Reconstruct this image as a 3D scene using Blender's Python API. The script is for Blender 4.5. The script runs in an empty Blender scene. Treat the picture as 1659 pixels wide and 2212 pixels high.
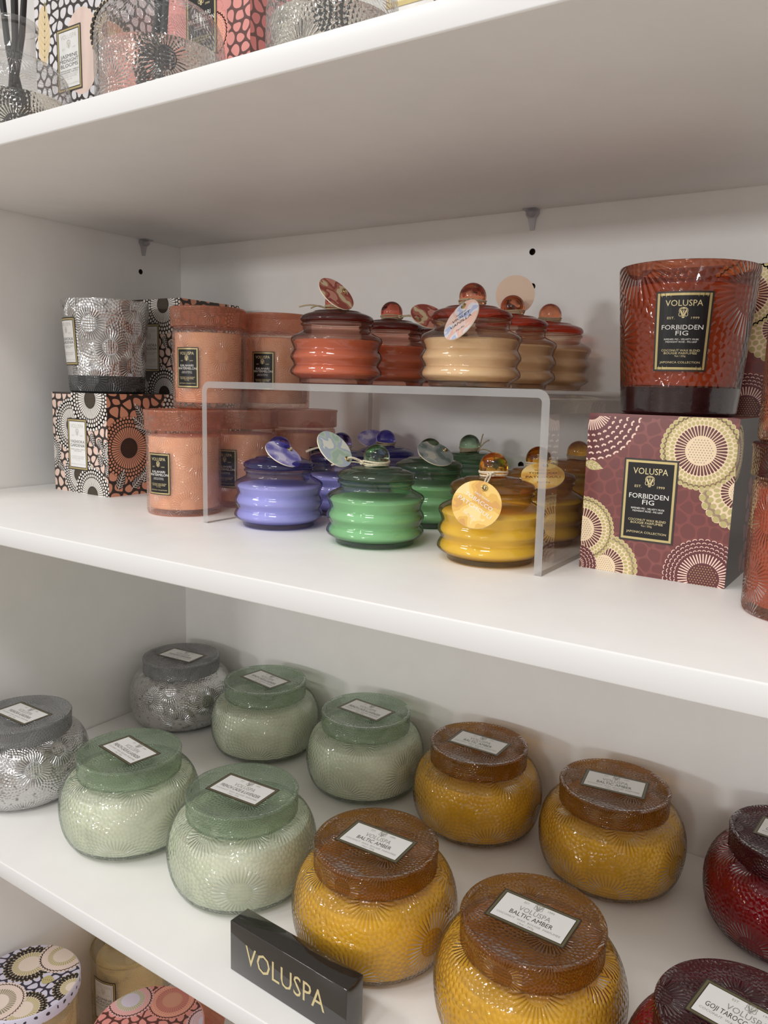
import bpy, bmesh, math, random
from mathutils import Vector, Matrix

random.seed(7)
SC = bpy.context.scene
COL = SC.collection
PI = math.pi

# ------------------------------------------------------------------ camera
cam_d = bpy.data.cameras.new('camera')
cam = bpy.data.objects.new('camera', cam_d)
COL.objects.link(cam)
RT = Vector((0.836874, 0.546787, 0.025810))
UP = Vector((-0.106986, 0.117140, 0.987336))
FW = Vector((-0.536839, 0.829037, -0.156530))
EYE = Vector((0.74737, -0.68480, 0.10950))
cm = Matrix((RT, UP, -FW)).transposed().to_4x4()
cm.translation = EYE
cam.matrix_world = cm
cam_d.sensor_fit = 'HORIZONTAL'
cam_d.sensor_width = 36.0
cam_d.lens = 36.494
cam_d.clip_start = 0.01
SC.camera = cam

# ------------------------------------------------------------------ world, lamps, exposure
w = bpy.data.worlds.new('room_light')
SC.world = w
w.use_nodes = True
w.node_tree.nodes['Background'].inputs[0].default_value = (1.0, 0.97, 0.945, 1)
w.node_tree.nodes['Background'].inputs[1].default_value = 0.60


def panel_lamp(name, loc, size, power, col=(1, 0.985, 0.965)):
    l = bpy.data.lights.new(name, 'AREA')
    l.shape = 'RECTANGLE'
    l.size, l.size_y = size
    l.energy = power
    l.color = col
    o = bpy.data.objects.new(name, l)
    COL.objects.link(o)
    o.location = loc
    tgt = Vector((loc[0] * 0.4 + 0.25, -0.3, -0.1))
    o.rotation_euler = (tgt - Vector(loc)).to_track_quat('-Z', 'Y').to_euler()
    return o


panel_lamp('ceiling_panel_lamp', (-0.60, -1.35, 1.45), (0.55, 0.22), 7.5)
panel_lamp('ceiling_panel_lamp', (0.80, -1.45, 1.45), (0.55, 0.22), 7.5)
panel_lamp('ceiling_panel_lamp', (-1.30, -4.0, 1.35), (0.8, 0.4), 4)
panel_lamp('ceiling_panel_lamp', (1.50, -4.2, 1.35), (0.8, 0.4), 3)
panel_lamp('ceiling_panel_lamp', (-2.60, -9.0, 0.95), (1.2, 0.5), 90)
panel_lamp('ceiling_panel_lamp', (1.60, -9.0, 0.95), (1.2, 0.5), 60)
panel_lamp('ceiling_spot_lamp', (0.20, -1.35, 1.45), (0.07, 0.07), 2)

SC.view_settings.view_transform = 'Standard'
SC.view_settings.look = 'None'
SC.view_settings.exposure = 0.12
SC.view_settings.gamma = 1.0
SC.view_settings.use_curve_mapping = False
SC.cycles.transparent_max_bounces = 36
SC.cycles.max_bounces = 16
SC.cycles.diffuse_bounces = 8
SC.cycles.glossy_bounces = 6
SC.cycles.transmission_bounces = 12
SC.cycles.sample_clamp_indirect = 4.0


# ------------------------------------------------------------------ material helpers
def L(r, g, b):
    f = lambda c: c / 12.92 if c <= 0.04045 else ((c + 0.055) / 1.055) ** 2.4
    return (f(r / 255), f(g / 255), f(b / 255), 1)


def nd(nt, typ, ins=None, **kw):
    n = nt.nodes.new(typ)
    for k, v in kw.items():
        setattr(n, k, v)
    for k, v in (ins or {}).items():
        s = n.inputs[k]
        if hasattr(v, 'is_output'):
            nt.links.new(v, s)
        else:
            s.default_value = v
    return n


def mth(nt, op, a, b=0.0, c=0.0):
    return nd(nt, 'ShaderNodeMath', {0: a, 1: b, 2: c}, operation=op).outputs[0]


def new_mat(name):
    m = bpy.data.materials.new(name)
    m.use_nodes = True
    m.node_tree.nodes.clear()
    return m, m.node_tree


def finish(m, nt, shader):
    nd(nt, 'ShaderNodeOutputMaterial', {'Surface': shader})
    return m


# chrysanthemum relief: seeds in the middle, radiating petals, scale rows outside
def kiku_group():
    g = bpy.data.node_groups.new('chrysanthemum_relief', 'ShaderNodeTree')
    g.interface.new_socket('Vector', in_out='INPUT', socket_type='NodeSocketVector')
    g.interface.new_socket('Height', in_out='OUTPUT', socket_type='NodeSocketFloat')
    gi = g.nodes.new('NodeGroupInput')
    go = g.nodes.new('NodeGroupOutput')
    p = gi.outputs[0]
    vor = nd(g, 'ShaderNodeTexVoronoi', {'Vector': p, 'Scale': 1.0, 'Randomness': 0.85}, voronoi_dimensions='2D')
    dl = nd(g, 'ShaderNodeVectorMath', {0: p, 1: vor.outputs['Position']}, operation='SUBTRACT').outputs[0]
    sp = nd(g, 'ShaderNodeSeparateXYZ', {0: dl})
    r = vor.outputs['Distance']
    ang = mth(g, 'ARCTAN2', sp.outputs[1], sp.outputs[0])
    seed = nd(g, 'ShaderNodeTexVoronoi', {'Vector': p, 'Scale': 17.0, 'Randomness': 0.25}, voronoi_dimensions='2D')
    h_seed = mth(g, 'SUBTRACT', 0.75, seed.outputs['Distance'])
    h_ray = mth(g, 'ABSOLUTE', mth(g, 'COSINE', mth(g, 'MULTIPLY', ang, 17.0)))
    t = mth(g, 'DIVIDE', mth(g, 'SUBTRACT', r, 0.37), 0.060)
    row = mth(g, 'FLOOR', t)
    fr = mth(g, 'FRACT', t)
    a2 = mth(g, 'ADD', mth(g, 'MULTIPLY', ang, 19.0), mth(g, 'MULTIPLY', row, PI / 2))
    c2 = mth(g, 'ABSOLUTE', mth(g, 'COSINE', a2))
    h_sc = mth(g, 'MULTIPLY', mth(g, 'SMOOTH_MIN', c2, mth(g, 'MULTIPLY', mth(g, 'SUBTRACT', 1.0, fr), 1.6), 0.15), 0.62)
    in1 = mth(g, 'LESS_THAN', r, 0.17)
    in2 = mth(g, 'LESS_THAN', r, 0.37)
    h = nd(g, 'ShaderNodeMix', {0: in2, 2: h_sc, 3: h_ray}).outputs[0]
    h = nd(g, 'ShaderNodeMix', {0: in1, 2: h, 3: h_seed}).outputs[0]
    rim = mth(g, 'LESS_THAN', mth(g, 'ABSOLUTE', mth(g, 'SUBTRACT', r, 0.175)), 0.012)
    h = mth(g, 'MULTIPLY', h, mth(g, 'SUBTRACT', 1.0, rim))
    nz = nd(g, 'ShaderNodeTexNoise', {'Vector': p, 'Scale': 9.0, 'Detail': 2.0}).outputs[0]
    h = mth(g, 'ADD', h, mth(g, 'MULTIPLY', nz, 0.6))
    g.links.new(h, go.inputs[0])
    return g


KIKU = kiku_group()


def kiku_height(nt, scale, coord='UV'):
    tc = nd(nt, 'ShaderNodeTexCoord')
    v = nd(nt, 'ShaderNodeVectorMath', {0: tc.outputs[coord], 1: (scale, scale, scale)}, operation='MULTIPLY').outputs[0]
    if coord == 'Object':
        v = nd(nt, 'ShaderNodeVectorMath', {0: v, 1: (0.35, 0.8, 0)}, operation='ADD').outputs[0]
    gn = nt.nodes.new('ShaderNodeGroup')
    gn.node_tree = KIKU
    nt.links.new(v, gn.inputs[0])
    return gn.outputs[0]


def noise_height(nt, scale, coord='Object', detail=2.0):
    tc = nd(nt, 'ShaderNodeTexCoord')
    return nd(nt, 'ShaderNodeTexNoise', {'Vector': tc.outputs[coord], 'Scale': scale, 'Detail': detail}).outputs[0]


def thin_glass(name, tint, edge, rough=0.06, emb=None, dist=0.0006, diff=0.10, diffcol=None, power=2.2, relief=0.0, spec=0.9):
    """Tinted vessel wall: light passes through, darker where the wall is seen along its length."""
    m, nt = new_mat(name)
    nrm = None
    hgt = None
    if emb:
        kind, sc = emb
        hgt = kiku_height(nt, sc, 'UV') if kind == 'uv' else kiku_height(nt, sc, 'Object') if kind == 'flat' else noise_height(nt, sc)
        nrm = nd(nt, 'ShaderNodeBump', {'Strength': 1.0, 'Distance': dist, 'Height': hgt}).outputs[0]
    N = {'Normal': nrm} if nrm else {}
    fac = nd(nt, 'ShaderNodeLayerWeight', dict({'Blend': 0.5}, **N)).outputs['Facing']
    k = mth(nt, 'POWER', fac, power)
    if hgt is not None and relief:
        # low parts of the relief lean towards the edge colour
        k = mth(nt, 'ADD', k, mth(nt, 'MULTIPLY', mth(nt, 'SUBTRACT', 1.0, hgt), relief))
    k = nd(nt, 'ShaderNodeClamp', {0: k}).outputs[0]
    colr = nd(nt, 'ShaderNodeMix', {0: k, 6: tint, 7: edge}, data_type='RGBA').outputs[2]
    tr = nd(nt, 'ShaderNodeBsdfTransparent', {'Color': colr}).outputs[0]
    df = nd(nt, 'ShaderNodeBsdfDiffuse', dict({'Color': diffcol or tint}, **N)).outputs[0]
    m1 = nd(nt, 'ShaderNodeMixShader', {0: diff, 1: tr, 2: df}).outputs[0]
    gl = nd(nt, 'ShaderNodeBsdfAnisotropic', dict({'Color': (1, 1, 1, 1), 'Roughness': rough}, **N)).outputs[0]
    fr = mth(nt, 'ADD', mth(nt, 'MULTIPLY', mth(nt, 'POWER', fac, 4.5), spec * 0.8), 0.048)
    return finish(m, nt, nd(nt, 'ShaderNodeMixShader', {0: fr, 1: m1, 2: gl}).outputs[0])


def solid_glass(name, col, rough=0.0, bump=None, ior=1.47):
    m, nt = new_mat(name)
    ins = {'Base Color': col, 'Roughness': rough, 'IOR': ior, 'Transmission Weight': 1.0}
    if bump:
        kind, sc, dist = bump
        hgt = kiku_height(nt, sc, 'UV') if kind == 'uv' else noise_height(nt, sc)
        ins['Normal'] = nd(nt, 'ShaderNodeBump', {'Strength': 1.0, 'Distance': dist, 'Height': hgt}).outputs[0]
    return finish(m, nt, nd(nt, 'ShaderNodeBsdfPrincipled', ins).outputs[0])


def plain(name, col, rough=0.5, metal=0.0, mottle=0.0, scale=60.0, spec=0.5, coat=0.0, bump=0.0, sss=0.0):
    m, nt = new_mat(name)
    c = col
    ins = {'Roughness': rough, 'Metallic': metal, 'Specular IOR Level': spec, 'Coat Weight': coat, 'Coat Roughness': 0.05}
    if mottle:
        n = noise_height(nt, scale, detail=4.0)
        dark = tuple(x * (1 - mottle) for x in col[:3]) + (1,)
        lite = tuple(min(1, x * (1 + mottle * 0.5)) for x in col[:3]) + (1,)
        rr = nd(nt, 'ShaderNodeMapRange', {0: n, 1: 0.3, 2: 0.7}).outputs[0]
        ins['Base Color'] = nd(nt, 'ShaderNodeMix', {0: rr, 6: dark, 7: lite}, data_type='RGBA').outputs[2]
        if bump:
            ins['Normal'] = nd(nt, 'ShaderNodeBump', {'Strength': 0.5, 'Distance': bump, 'Height': n}).outputs[0]
    else:
        ins['Base Color'] = col
    if sss:
        ins['Subsurface Weight'] = sss
        ins['Subsurface Radius'] = (1.0, 0.7, 0.4)
        ins['Subsurface Scale'] = 0.01
    return finish(m, nt, nd(nt, 'ShaderNodeBsdfPrincipled', ins).outputs[0])


def mercury(name):
    """Silvered, embossed glass with worn specks."""
    m, nt = new_mat(name)
    h = kiku_height(nt, 24.0, 'UV')
    bp = nd(nt, 'ShaderNodeBump', {'Strength': 1.0, 'Distance': 0.00065, 'Height': h}).outputs[0]
    n = noise_height(nt, 260.0, detail=3.0)
    sp = nd(nt, 'ShaderNodeMapRange', {0: n, 1: 0.58, 2: 0.72}).outputs[0]
    c = nd(nt, 'ShaderNodeMix', {0: sp, 6: (0.60, 0.595, 0.59, 1), 7: (0.22, 0.22, 0.22, 1)}, data_type='RGBA').outputs[2]
    b = nd(nt, 'ShaderNodeBsdfPrincipled', {'Base Color': c, 'Metallic': 0.95, 'Roughness': 0.17, 'Normal': bp, 'Coat Weight': 0.4, 'Coat Roughness': 0.08})
    return finish(m, nt, b.outputs[0])


def camo(name, cols, scale=75.0):
    """Printed patches of flat colour, as on the paper tags."""
    m, nt = new_mat(name)
    n = noise_height(nt, scale, detail=1.5)
    cr = nd(nt, 'ShaderNodeValToRGB', {0: n})
    cr.color_ramp.interpolation = 'CONSTANT'
    st = (0.0, 0.43, 0.5, 0.58)
    while len(cr.color_ramp.elements) < 4:
        cr.color_ramp.elements.new(0.5)
    for e, p, c in zip(cr.color_ramp.elements, st, cols):
        e.position = p
        e.color = c
    b = nd(nt, 'ShaderNodeBsdfPrincipled', {'Base Color': cr.outputs[0], 'Roughness': 0.45})
    return finish(m, nt, b.outputs[0])


M = {}
M['melamine'] = plain('white_melamine', (0.88, 0.87, 0.85, 1), rough=0.42, mottle=0.02, scale=35, spec=0.4)
M['melamine_edge'] = plain('white_edge_band_dimmed', (0.77, 0.77, 0.77, 1), rough=0.35, spec=0.4)  # board fronts darkened in colour to offset the strong light on them
M['hole'] = plain('drilled_board', L(60, 42, 28), rough=0.9)
M['floor'] = plain('shop_floor', (0.50, 0.43, 0.36, 1), rough=0.5, mottle=0.1, scale=4)
M['pin'] = thin_glass('clear_plastic', (0.92, 0.92, 0.93, 1), (0.6, 0.59, 0.61, 1), diff=0.18, diffcol=(0.6, 0.59, 0.62, 1))
M['gold'] = plain('gold_foil', L(196, 172, 110), rough=0.32, metal=0.75)
M['gold_line'] = plain('gold_border_print', L(190, 172, 118), rough=0.35, metal=0.35)
M['gold_pale'] = plain('pale_gold_lettering', L(214, 198, 150), rough=0.4, metal=0.25)
M['ink_black'] = plain('black_label_print', L(26, 23, 24), rough=0.35, spec=0.3)
M['ink_dark'] = plain('dark_print', L(45, 38, 34), rough=0.4)
M['ink_grey'] = plain('grey_print', L(150, 148, 142), rough=0.4)
M['ink_pale'] = plain('faint_print', L(198, 195, 186), rough=0.4)
M['ink_white'] = plain('white_print', L(240, 238, 232), rough=0.4)
M['label_white'] = plain('white_label_print', L(232, 232, 230), rough=0.35)
M['brass'] = plain('brass_eyelet', L(190, 170, 110), rough=0.25, metal=1.0)
M['cord'] = plain('cream_waxed_cord', L(226, 214, 188), rough=0.8, mottle=0.2, scale=900)
M['cord_shade'] = plain('shaded_cord', L(190, 172, 140), rough=0.8, mottle=0.2, scale=900)  # darker copy of the cream cord, shade put into its colour
M['reed'] = plain('black_reed', L(26, 24, 24), rough=0.6)
M['sign'] = plain('black_gloss_acrylic', (0.020, 0.017, 0.015, 1), rough=0.05, spec=1.0)
M['mercury'] = mercury('silvered_glass')


# ------------------------------------------------------------------ mesh helpers
class MB:
    def __init__(self):
        self.v, self.f, self.mi, self.uv = [], [], [], []

    def face(self, idx, mi=0, uv=None):
        self.f.append(tuple(idx))
        self.mi.append(mi)
        self.uv.append(uv or [(0, 0)] * len(idx))

    def lathe(self, prof, seg=64, mi=0, c=(0, 0, 0), rref=None, mi_flat=None):
        rref = rref or max(p[0] for p in prof)
        rings, s, acc = [], [], 0.0
        for i, (r, z) in enumerate(prof):
            if i:
                acc += math.hypot(r - prof[i - 1][0], z - prof[i - 1][1])
            s.append(acc)
            if r < 1e-7:
                rings.append([len(self.v)])
                self.v.append((c[0], c[1], c[2] + z))
            else:
                rings.append(list(range(len(self.v), len(self.v) + seg)))
                for k in range(seg):
                    a = 2 * PI * k / seg
                    self.v.append((c[0] + r * math.cos(a), c[1] + r * math.sin(a), c[2] + z))
        for i in range(len(prof) - 1):
            A, B = rings[i], rings[i + 1]
            dr, dz = prof[i + 1][0] - prof[i][0], prof[i + 1][1] - prof[i][1]
            m_ = mi_flat if (mi_flat is not None and abs(dr) > 1.2 * abs(dz)) else mi
            if len(A) == 1 and len(B) == 1:
                continue
            for k in range(seg):
                k2 = (k + 1) % seg
                u0, u1 = 2 * PI * k / seg * rref, 2 * PI * (k + 1) / seg * rref
                if len(A) == 1:
                    self.face((A[0], B[k2], B[k]), m_, [(u0, s[i]), (u1, s[i + 1]), (u0, s[i + 1])])
                elif len(B) == 1:
                    self.face((A[k], A[k2], B[0]), m_, [(u0, s[i]), (u1, s[i]), (u0, s[i + 1])])
                else:
                    self.face((A[k], A[k2], B[k2], B[k]), m_, [(u0, s[i]), (u1, s[i]), (u1, s[i + 1]), (u0, s[i + 1])])

    def box(self, lo, hi, mi=0):
        b = len(self.v)
        for x in (lo[0], hi[0]):
            for y in (lo[1], hi[1]):
                for z in (lo[2], hi[2]):
                    self.v.append((x, y, z))
        for q in ((0, 1, 3, 2), (4, 6, 7, 5), (0, 4, 5, 1), (2, 3, 7, 6), (0, 2, 6, 4), (1, 5, 7, 3)):
            self.face([b + i for i in q], mi)

    def tube(self, pts, r, seg=8, mi=0, closed=False):
        pts = [Vector(p) for p in pts]
        n = len(pts)
        ref = Vector((0.13, 0.27, 0.95)).normalized()
        rings = []
        for i, p in enumerate(pts):
            if closed:
                t = pts[(i + 1) % n] - pts[i - 1]
            else:
                t = pts[min(i + 1, n - 1)] - pts[max(i - 1, 0)]
            t.normalize()
            a = t.cross(ref)
            if a.length < 1e-4:
                a = t.cross(Vector((1, 0, 0)))
            a.normalize()
            b = t.cross(a)
            rings.append(list(range(len(self.v), len(self.v) + seg)))
            for k in range(seg):
                q = p + a * (r * math.cos(2 * PI * k / seg)) + b * (r * math.sin(2 * PI * k / seg))
                self.v.append(tuple(q))
        for i in range(n if closed else n - 1):
            A, B = rings[i], rings[(i + 1) % n]
            for k in range(seg):
                self.face((A[k], A[(k + 1) % seg], B[(k + 1) % seg], B[k]), mi)
        if not closed:
            self.face(rings[0], mi)
            self.face(rings[-1][::-1], mi)

    def ball(self, c, r, seg=32, rings=18, mi=0):
        prof = [(r * math.sin(PI * i / rings), -r * math.cos(PI * i / rings)) for i in range(rings + 1)]
        prof[0] = (0, -r)
        prof[-1] = (0, r)
        self.lathe(prof, seg, mi, c)

    def mesh(self, name, mats, smooth=True, sharp=35, recalc=True):
        me = bpy.data.meshes.new(name)
        me.from_pydata(self.v, [], self.f)
        for m in mats:
            me.materials.append(m)
        me.polygons.foreach_set('material_index', self.mi)
        uvl = me.uv_layers.new(name='UVMap')
        flat = []
        for u in self.uv:
            for a, b in u:
                flat += (a, b)
        uvl.data.foreach_set('uv', flat)
        if recalc:
            bm = bmesh.new()
            bm.from_mesh(me)
            bmesh.ops.recalc_face_normals(bm, faces=bm.faces)
            bm.to_mesh(me)
            bm.free()
        me.polygons.foreach_set('use_smooth', [smooth] * len(me.polygons))
        if smooth and sharp:
            me.set_sharp_from_angle(angle=math.radians(sharp))
        me.update()
        return me


def obj(name, me, parent=None, mat=None):
    o = bpy.data.objects.new(name, me)
    COL.objects.link(o)
    if parent:
        o.parent = parent
    if mat is not None:
        o.matrix_local = mat
    return o


def bevel_mesh(me, width, seg=2):
    bm = bmesh.new()
    bm.from_mesh(me)
    bmesh.ops.bevel(bm, geom=list(bm.edges), offset=width, segments=seg, profile=0.5, affect='EDGES')
    bm.to_mesh(me)
    bm.free()
    me.polygons.foreach_set('use_smooth', [True] * len(me.polygons))
    me.set_sharp_from_angle(angle=math.radians(50))
    return me


def box_mesh(name, lo, hi, mats, bev=0.0, seg=2):
    b = MB()
    b.box(lo, hi)
    me = b.mesh(name, mats, smooth=False)
    return bevel_mesh(me, bev, seg) if bev else me


def thing(name, label, cat, loc=(0, 0, 0), rz=0.0, group=None):
    o = bpy.data.objects.new(name, None)
    o.empty_display_size = 0.02
    COL.objects.link(o)
    o.location = loc
    o.rotation_euler = (0, 0, rz)
    return tag(o, label, cat, group)


def tag(o, label, cat, group=None):
    o['label'] = label
    o['category'] = cat
    if group:
        o['group'] = group
    return o


def smooth_prof(pts, n=5):
    out = []
    for i in range(len(pts) - 1):
        p0, p1, p2, p3 = pts[max(i - 1, 0)], pts[i], pts[i + 1], pts[min(i + 2, len(pts) - 1)]
        for k in range(n):
            t = k / n
            q = []
            for a in (0, 1):
                q.append(0.5 * (2 * p1[a] + (p2[a] - p0[a]) * t + (2 * p0[a] - 5 * p1[a] + 4 * p2[a] - p3[a]) * t * t
                                + (3 * p1[a] - p0[a] - 3 * p2[a] + p3[a]) * t ** 3))
            out.append((max(q[0], 0), q[1]))
    out.append(pts[-1])
    return out


# ------------------------------------------------------------------ flat print (polygons with their own colours)
EPS = 1.2e-5


def clip_poly(poly, conv):
    out = poly
    n = len(conv)
    for i in range(n):
        ax, ay = conv[i]
        bx, by = conv[(i + 1) % n]
        inp, out = out, []
        if not inp:
            break
        px, py = inp[-1]
        pd = (bx - ax) * (py - ay) - (by - ay) * (px - ax)
        for qx, qy in inp:
            qd = (bx - ax) * (qy - ay) - (by - ay) * (qx - ax)
            if (qd >= 0) != (pd >= 0):
                t = pd / (pd - qd)
                out.append((px + (qx - px) * t, py + (qy - py) * t))
            if qd >= 0:
                out.append((qx, qy))
            px, py, pd = qx, qy, qd
    return out


class Print:
    """A flat print: coloured convex polygons in layers, clipped to a convex outline and mapped onto a surface."""

    def __init__(self, clip):
        self.clip = clip
        self.p = []

    def poly(self, pts, col, layer):
        q = clip_poly(list(pts), self.clip)
        if len(q) >= 3:
            self.p.append((q, col, layer))

    def disc(self, x, y, r, col, layer, n=24, ry=None, rot=0.0):
        ry = ry or r
        ca, sa = math.cos(rot), math.sin(rot)
        pts = []
        for k in range(n):
            a, b = r * math.cos(2 * PI * k / n), ry * math.sin(2 * PI * k / n)
            pts.append((x + a * ca - b * sa, y + a * sa + b * ca))
        self.poly(pts, col, layer)

    def rect(self, x0, y0, x1, y1, col, layer):
        self.poly([(x0, y0), (x1, y0), (x1, y1), (x0, y1)], col, layer)

    def stroke(self, pts, wd, col, layer):
        for (x0, y0), (x1, y1) in zip(pts[:-1], pts[1:]):
            d = math.hypot(x1 - x0, y1 - y0) or 1e-9
            nx, ny = -(y1 - y0) / d * wd / 2, (x1 - x0) / d * wd / 2
            self.poly([(x0 - nx, y0 - ny), (x1 - nx, y1 - ny), (x1 + nx, y1 + ny), (x0 + nx, y0 + ny)], col, layer)

    def sun(self, x, y, r0, r1, r2, base, ray, oval, dot, layer=1, rows=3, nray=34, halo=None, disc=None, osz=0.8):
        """Printed flower: dotted disc, radiating petals, rows of ovals inside a scalloped edge."""
        halo = halo or base
        nb = max(14, int(PI * (r1 + r2) / ((r2 - r1) / rows * 0.98)))
        sr = PI * r2 / nb * 1.05
        for k in range(nb):
            a = 2 * PI * k / nb
            self.disc(x + (r2 - sr) * math.cos(a), y + (r2 - sr) * math.sin(a), sr, halo, layer, 10)
        self.disc(x, y, r2 - sr * 0.9, halo, layer, 40)
        dr = (r2 - r1) / rows
        for j in range(rows):
            rr = r1 + dr * (j + 0.5)
            for k in range(nb):
                a = 2 * PI * (k + 0.5 * (j % 2)) / nb
                self.disc(x + rr * math.cos(a), y + rr * math.sin(a), dr * 0.58 * osz, oval, layer + 1, 9, PI * rr / nb * osz, a)
        self.disc(x, y, r1, base, layer + 2, 36)
        for k in range(nray):
            a = 2 * PI * k / nray
            ca, sa = math.cos(a), math.sin(a)
            w0, w1 = PI * r0 / nray * 0.62, PI * r1 / nray * 0.66
            pr = [(r0 * 1.04, -w0), (r1 * 0.94, -w1), (r1 * 0.985, -w1 * .6), (r1 * 0.985, w1 * .6), (r1 * 0.94, w1), (r0 * 1.04, w0)]
            self.poly([(x + p * ca - q * sa, y + p * sa + q * ca) for p, q in pr], ray, layer + 3)
        self.disc(x, y, r0, disc or base, layer + 4, 30)
        st = r0 * 0.2
        j = 0
        yy = -r0
        while yy < r0:
            xx = -r0 + (st / 2 if j % 2 else 0)
            while xx < r0:
                if math.hypot(xx, yy) < r0 * 0.88:
                    self.disc(x + xx, y + yy, st * 0.22, dot, layer + 5, 6)
                xx += st
            yy += st * 0.87
            j += 1

    def dash_flower(self, x, y, r0, r1, r2, dark, light, dot, layer=1, nray=40, rows=4):
        """Dark flower with fine light rays and rows of curved dashes."""
        self.disc(x, y, r2, dark, layer, 40)
        for k in range(nray):
            a = 2 * PI * k / nray
            self.stroke([(x + r0 * 1.06 * math.cos(a), y + r0 * 1.06 * math.sin(a)), (x + r1 * math.cos(a), y + r1 * math.sin(a))], 0.0007 if r2 > 0.015 else 0.0004, light, layer + 1)
        dr = (r2 - r1) / rows
        for j in range(rows):
            rr = r1 + dr * (j + 0.7)
            n = int(nray * 0.85)
            for k in range(n):
                a0 = 2 * PI * (k + 0.5 * (j % 2)) / n
                da = 2 * PI / n * 0.36
                pts = []
                for q, off in ((-1, 0), (-.4, dr * .28), (.4, dr * .28), (1, 0)):
                    pts.append((x + (rr + off) * math.cos(a0 + q * da), y + (rr + off) * math.sin(a0 + q * da)))
                self.stroke(pts, dr * 0.2, light, layer + 1)
        st = r0 * 0.19
        j = 0
        yy = -r0
        while yy < r0:
            xx = -r0 + (st / 2 if j % 2 else 0)
            while xx < r0:
                if math.hypot(xx, yy) < r0 * 0.95:
                    self.disc(x + xx, y + yy, st * 0.2, dot, layer + 2, 6)
                xx += st
            yy += st * 0.87
            j += 1

    def leaf(self, x, y, ln, wd, rot, dark, light, layer=6, veins=6):
        ca, sa = math.cos(rot), math.sin(rot)
        T = lambda p, q: (x + p * ca - q * sa, y + p * sa + q * ca)
        pts = [T(ln * t, wd * math.sin(PI * t ** 0.8) / 2) for t in [i / 8 for i in range(9)]]
        pts += [T(ln * t, -wd * math.sin(PI * t ** 0.8) / 2) for t in [i / 8 for i in range(7, 0, -1)]]
        self.poly(pts, dark, layer)
        self.stroke([T(0, 0), T(ln, 0)], wd * 0.07, light, layer + 1)
        for k in range(1, veins + 1):
            t = k / (veins + 1.5)
            hw = wd * math.sin(PI * (t + .12) ** 0.8) / 2 * 0.85
            for s in (-1, 1):
                self.stroke([T(ln * t, 0), T(ln * (t + 0.06), s * hw * .6), T(ln * (t + 0.14), s * hw)], wd * 0.06, light, layer + 1)

    def pebbles(self, x0, y0, x1, y1, sp, col, layer=0, shrink=0.8, seed=1, keep=None):
        rnd = random.Random(seed)
        pts = []
        ny = int((y1 - y0) / (sp * 0.9)) + 3
        nx = int((x1 - x0) / sp) + 3
        grid = {}
        for j in range(ny):
            for i in range(nx):
                p = (x0 - sp + (i + 0.5 * (j % 2) + rnd.uniform(-.34, .34)) * sp, y0 - sp + (j + rnd.uniform(-.34, .34)) * sp * 0.9)
                grid[(i, j)] = p
        for (i, j), (px, py) in grid.items():
            if keep and not keep(px, py):
                continue
            cell = [(px - sp, py - sp), (px + sp, py - sp), (px + sp, py + sp), (px - sp, py + sp)]
            for dj in (-2, -1, 0, 1, 2):
                for di in (-2, -1, 0, 1, 2):
                    q = grid.get((i + di, j + dj))
                    if q is None or (di == 0 and dj == 0):
                        continue
                    mx, my = (px + q[0]) / 2, (py + q[1]) / 2
                    dx, dy = q[0] - px, q[1] - py
                    cell = clip_poly(cell, [(mx + dy * 9, my - dx * 9), (mx - dy * 9, my + dx * 9), (mx - dy * 9 - dx * 99, my + dx * 9 - dy * 99), (mx + dy * 9 - dx * 99, my - dx * 9 - dy * 99)])
                    if not cell:
                        break
                if not cell:
                    break
            if len(cell) < 3:
                continue
            cx, cy = sum(p[0] for p in cell) / len(cell), sum(p[1] for p in cell) / len(cell)
            s_ = shrink * rnd.uniform(0.93, 1.03)
            cell = [(cx + (a - cx) * s_, cy + (b - cy) * s_) for a, b in cell]
            for _ in range(2):
                nw = []
                for k in range(len(cell)):
                    a, b = cell[k], cell[(k + 1) % len(cell)]
                    nw.append((a[0] * .75 + b[0] * .25, a[1] * .75 + b[1] * .25))
                    nw.append((a[0] * .25 + b[0] * .75, a[1] * .25 + b[1] * .75))
                cell = nw
            self.poly(cell, col, layer)

    def mesh(self, name, mapf, base=0.0):
        cols = []
        mb = MB()
        for q, c, ly in self.p:
            if c not in cols:
                cols.append(c)
            b = len(mb.v)
            for x, y in q:
                mb.v.append(tuple(mapf(x, y, base + EPS * (ly + 1))))
            mb.face(range(b, b + len(q)), cols.index(c))
        return mb.mesh(name, [M[c] for c in cols], smooth=False, recalc=False)


# ------------------------------------------------------------------ lettering
_txt = {}


def glyphs(s):
    """(verts, faces, width) of a line of text, cap height 1, starting at x = 0."""
    if s not in _txt:
        cu = bpy.data.curves.new('text', 'FONT')
        cu.body = s
        cu.size = 1.0
        cu.resolution_u = 2
        o = bpy.data.objects.new('text', cu)
        COL.objects.link(o)
        bpy.context.view_layer.update()
        dg = bpy.context.evaluated_depsgraph_get()
        me = o.evaluated_get(dg).to_mesh()
        vs = [(v.co.x, v.co.y) for v in me.vertices]
        fs = [tuple(p.vertices) for p in me.polygons]
        o.to_mesh_clear()
        bpy.data.objects.remove(o)
        bpy.data.curves.remove(cu)
        x0 = min(v[0] for v in vs)
        x1 = max(v[0] for v in vs)
        cap = 0.70
        vs = [((x - x0) / cap, y / cap) for x, y in vs]
        _txt[s] = (vs, fs, (x1 - x0) / cap)
    return _txt[s]


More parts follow.
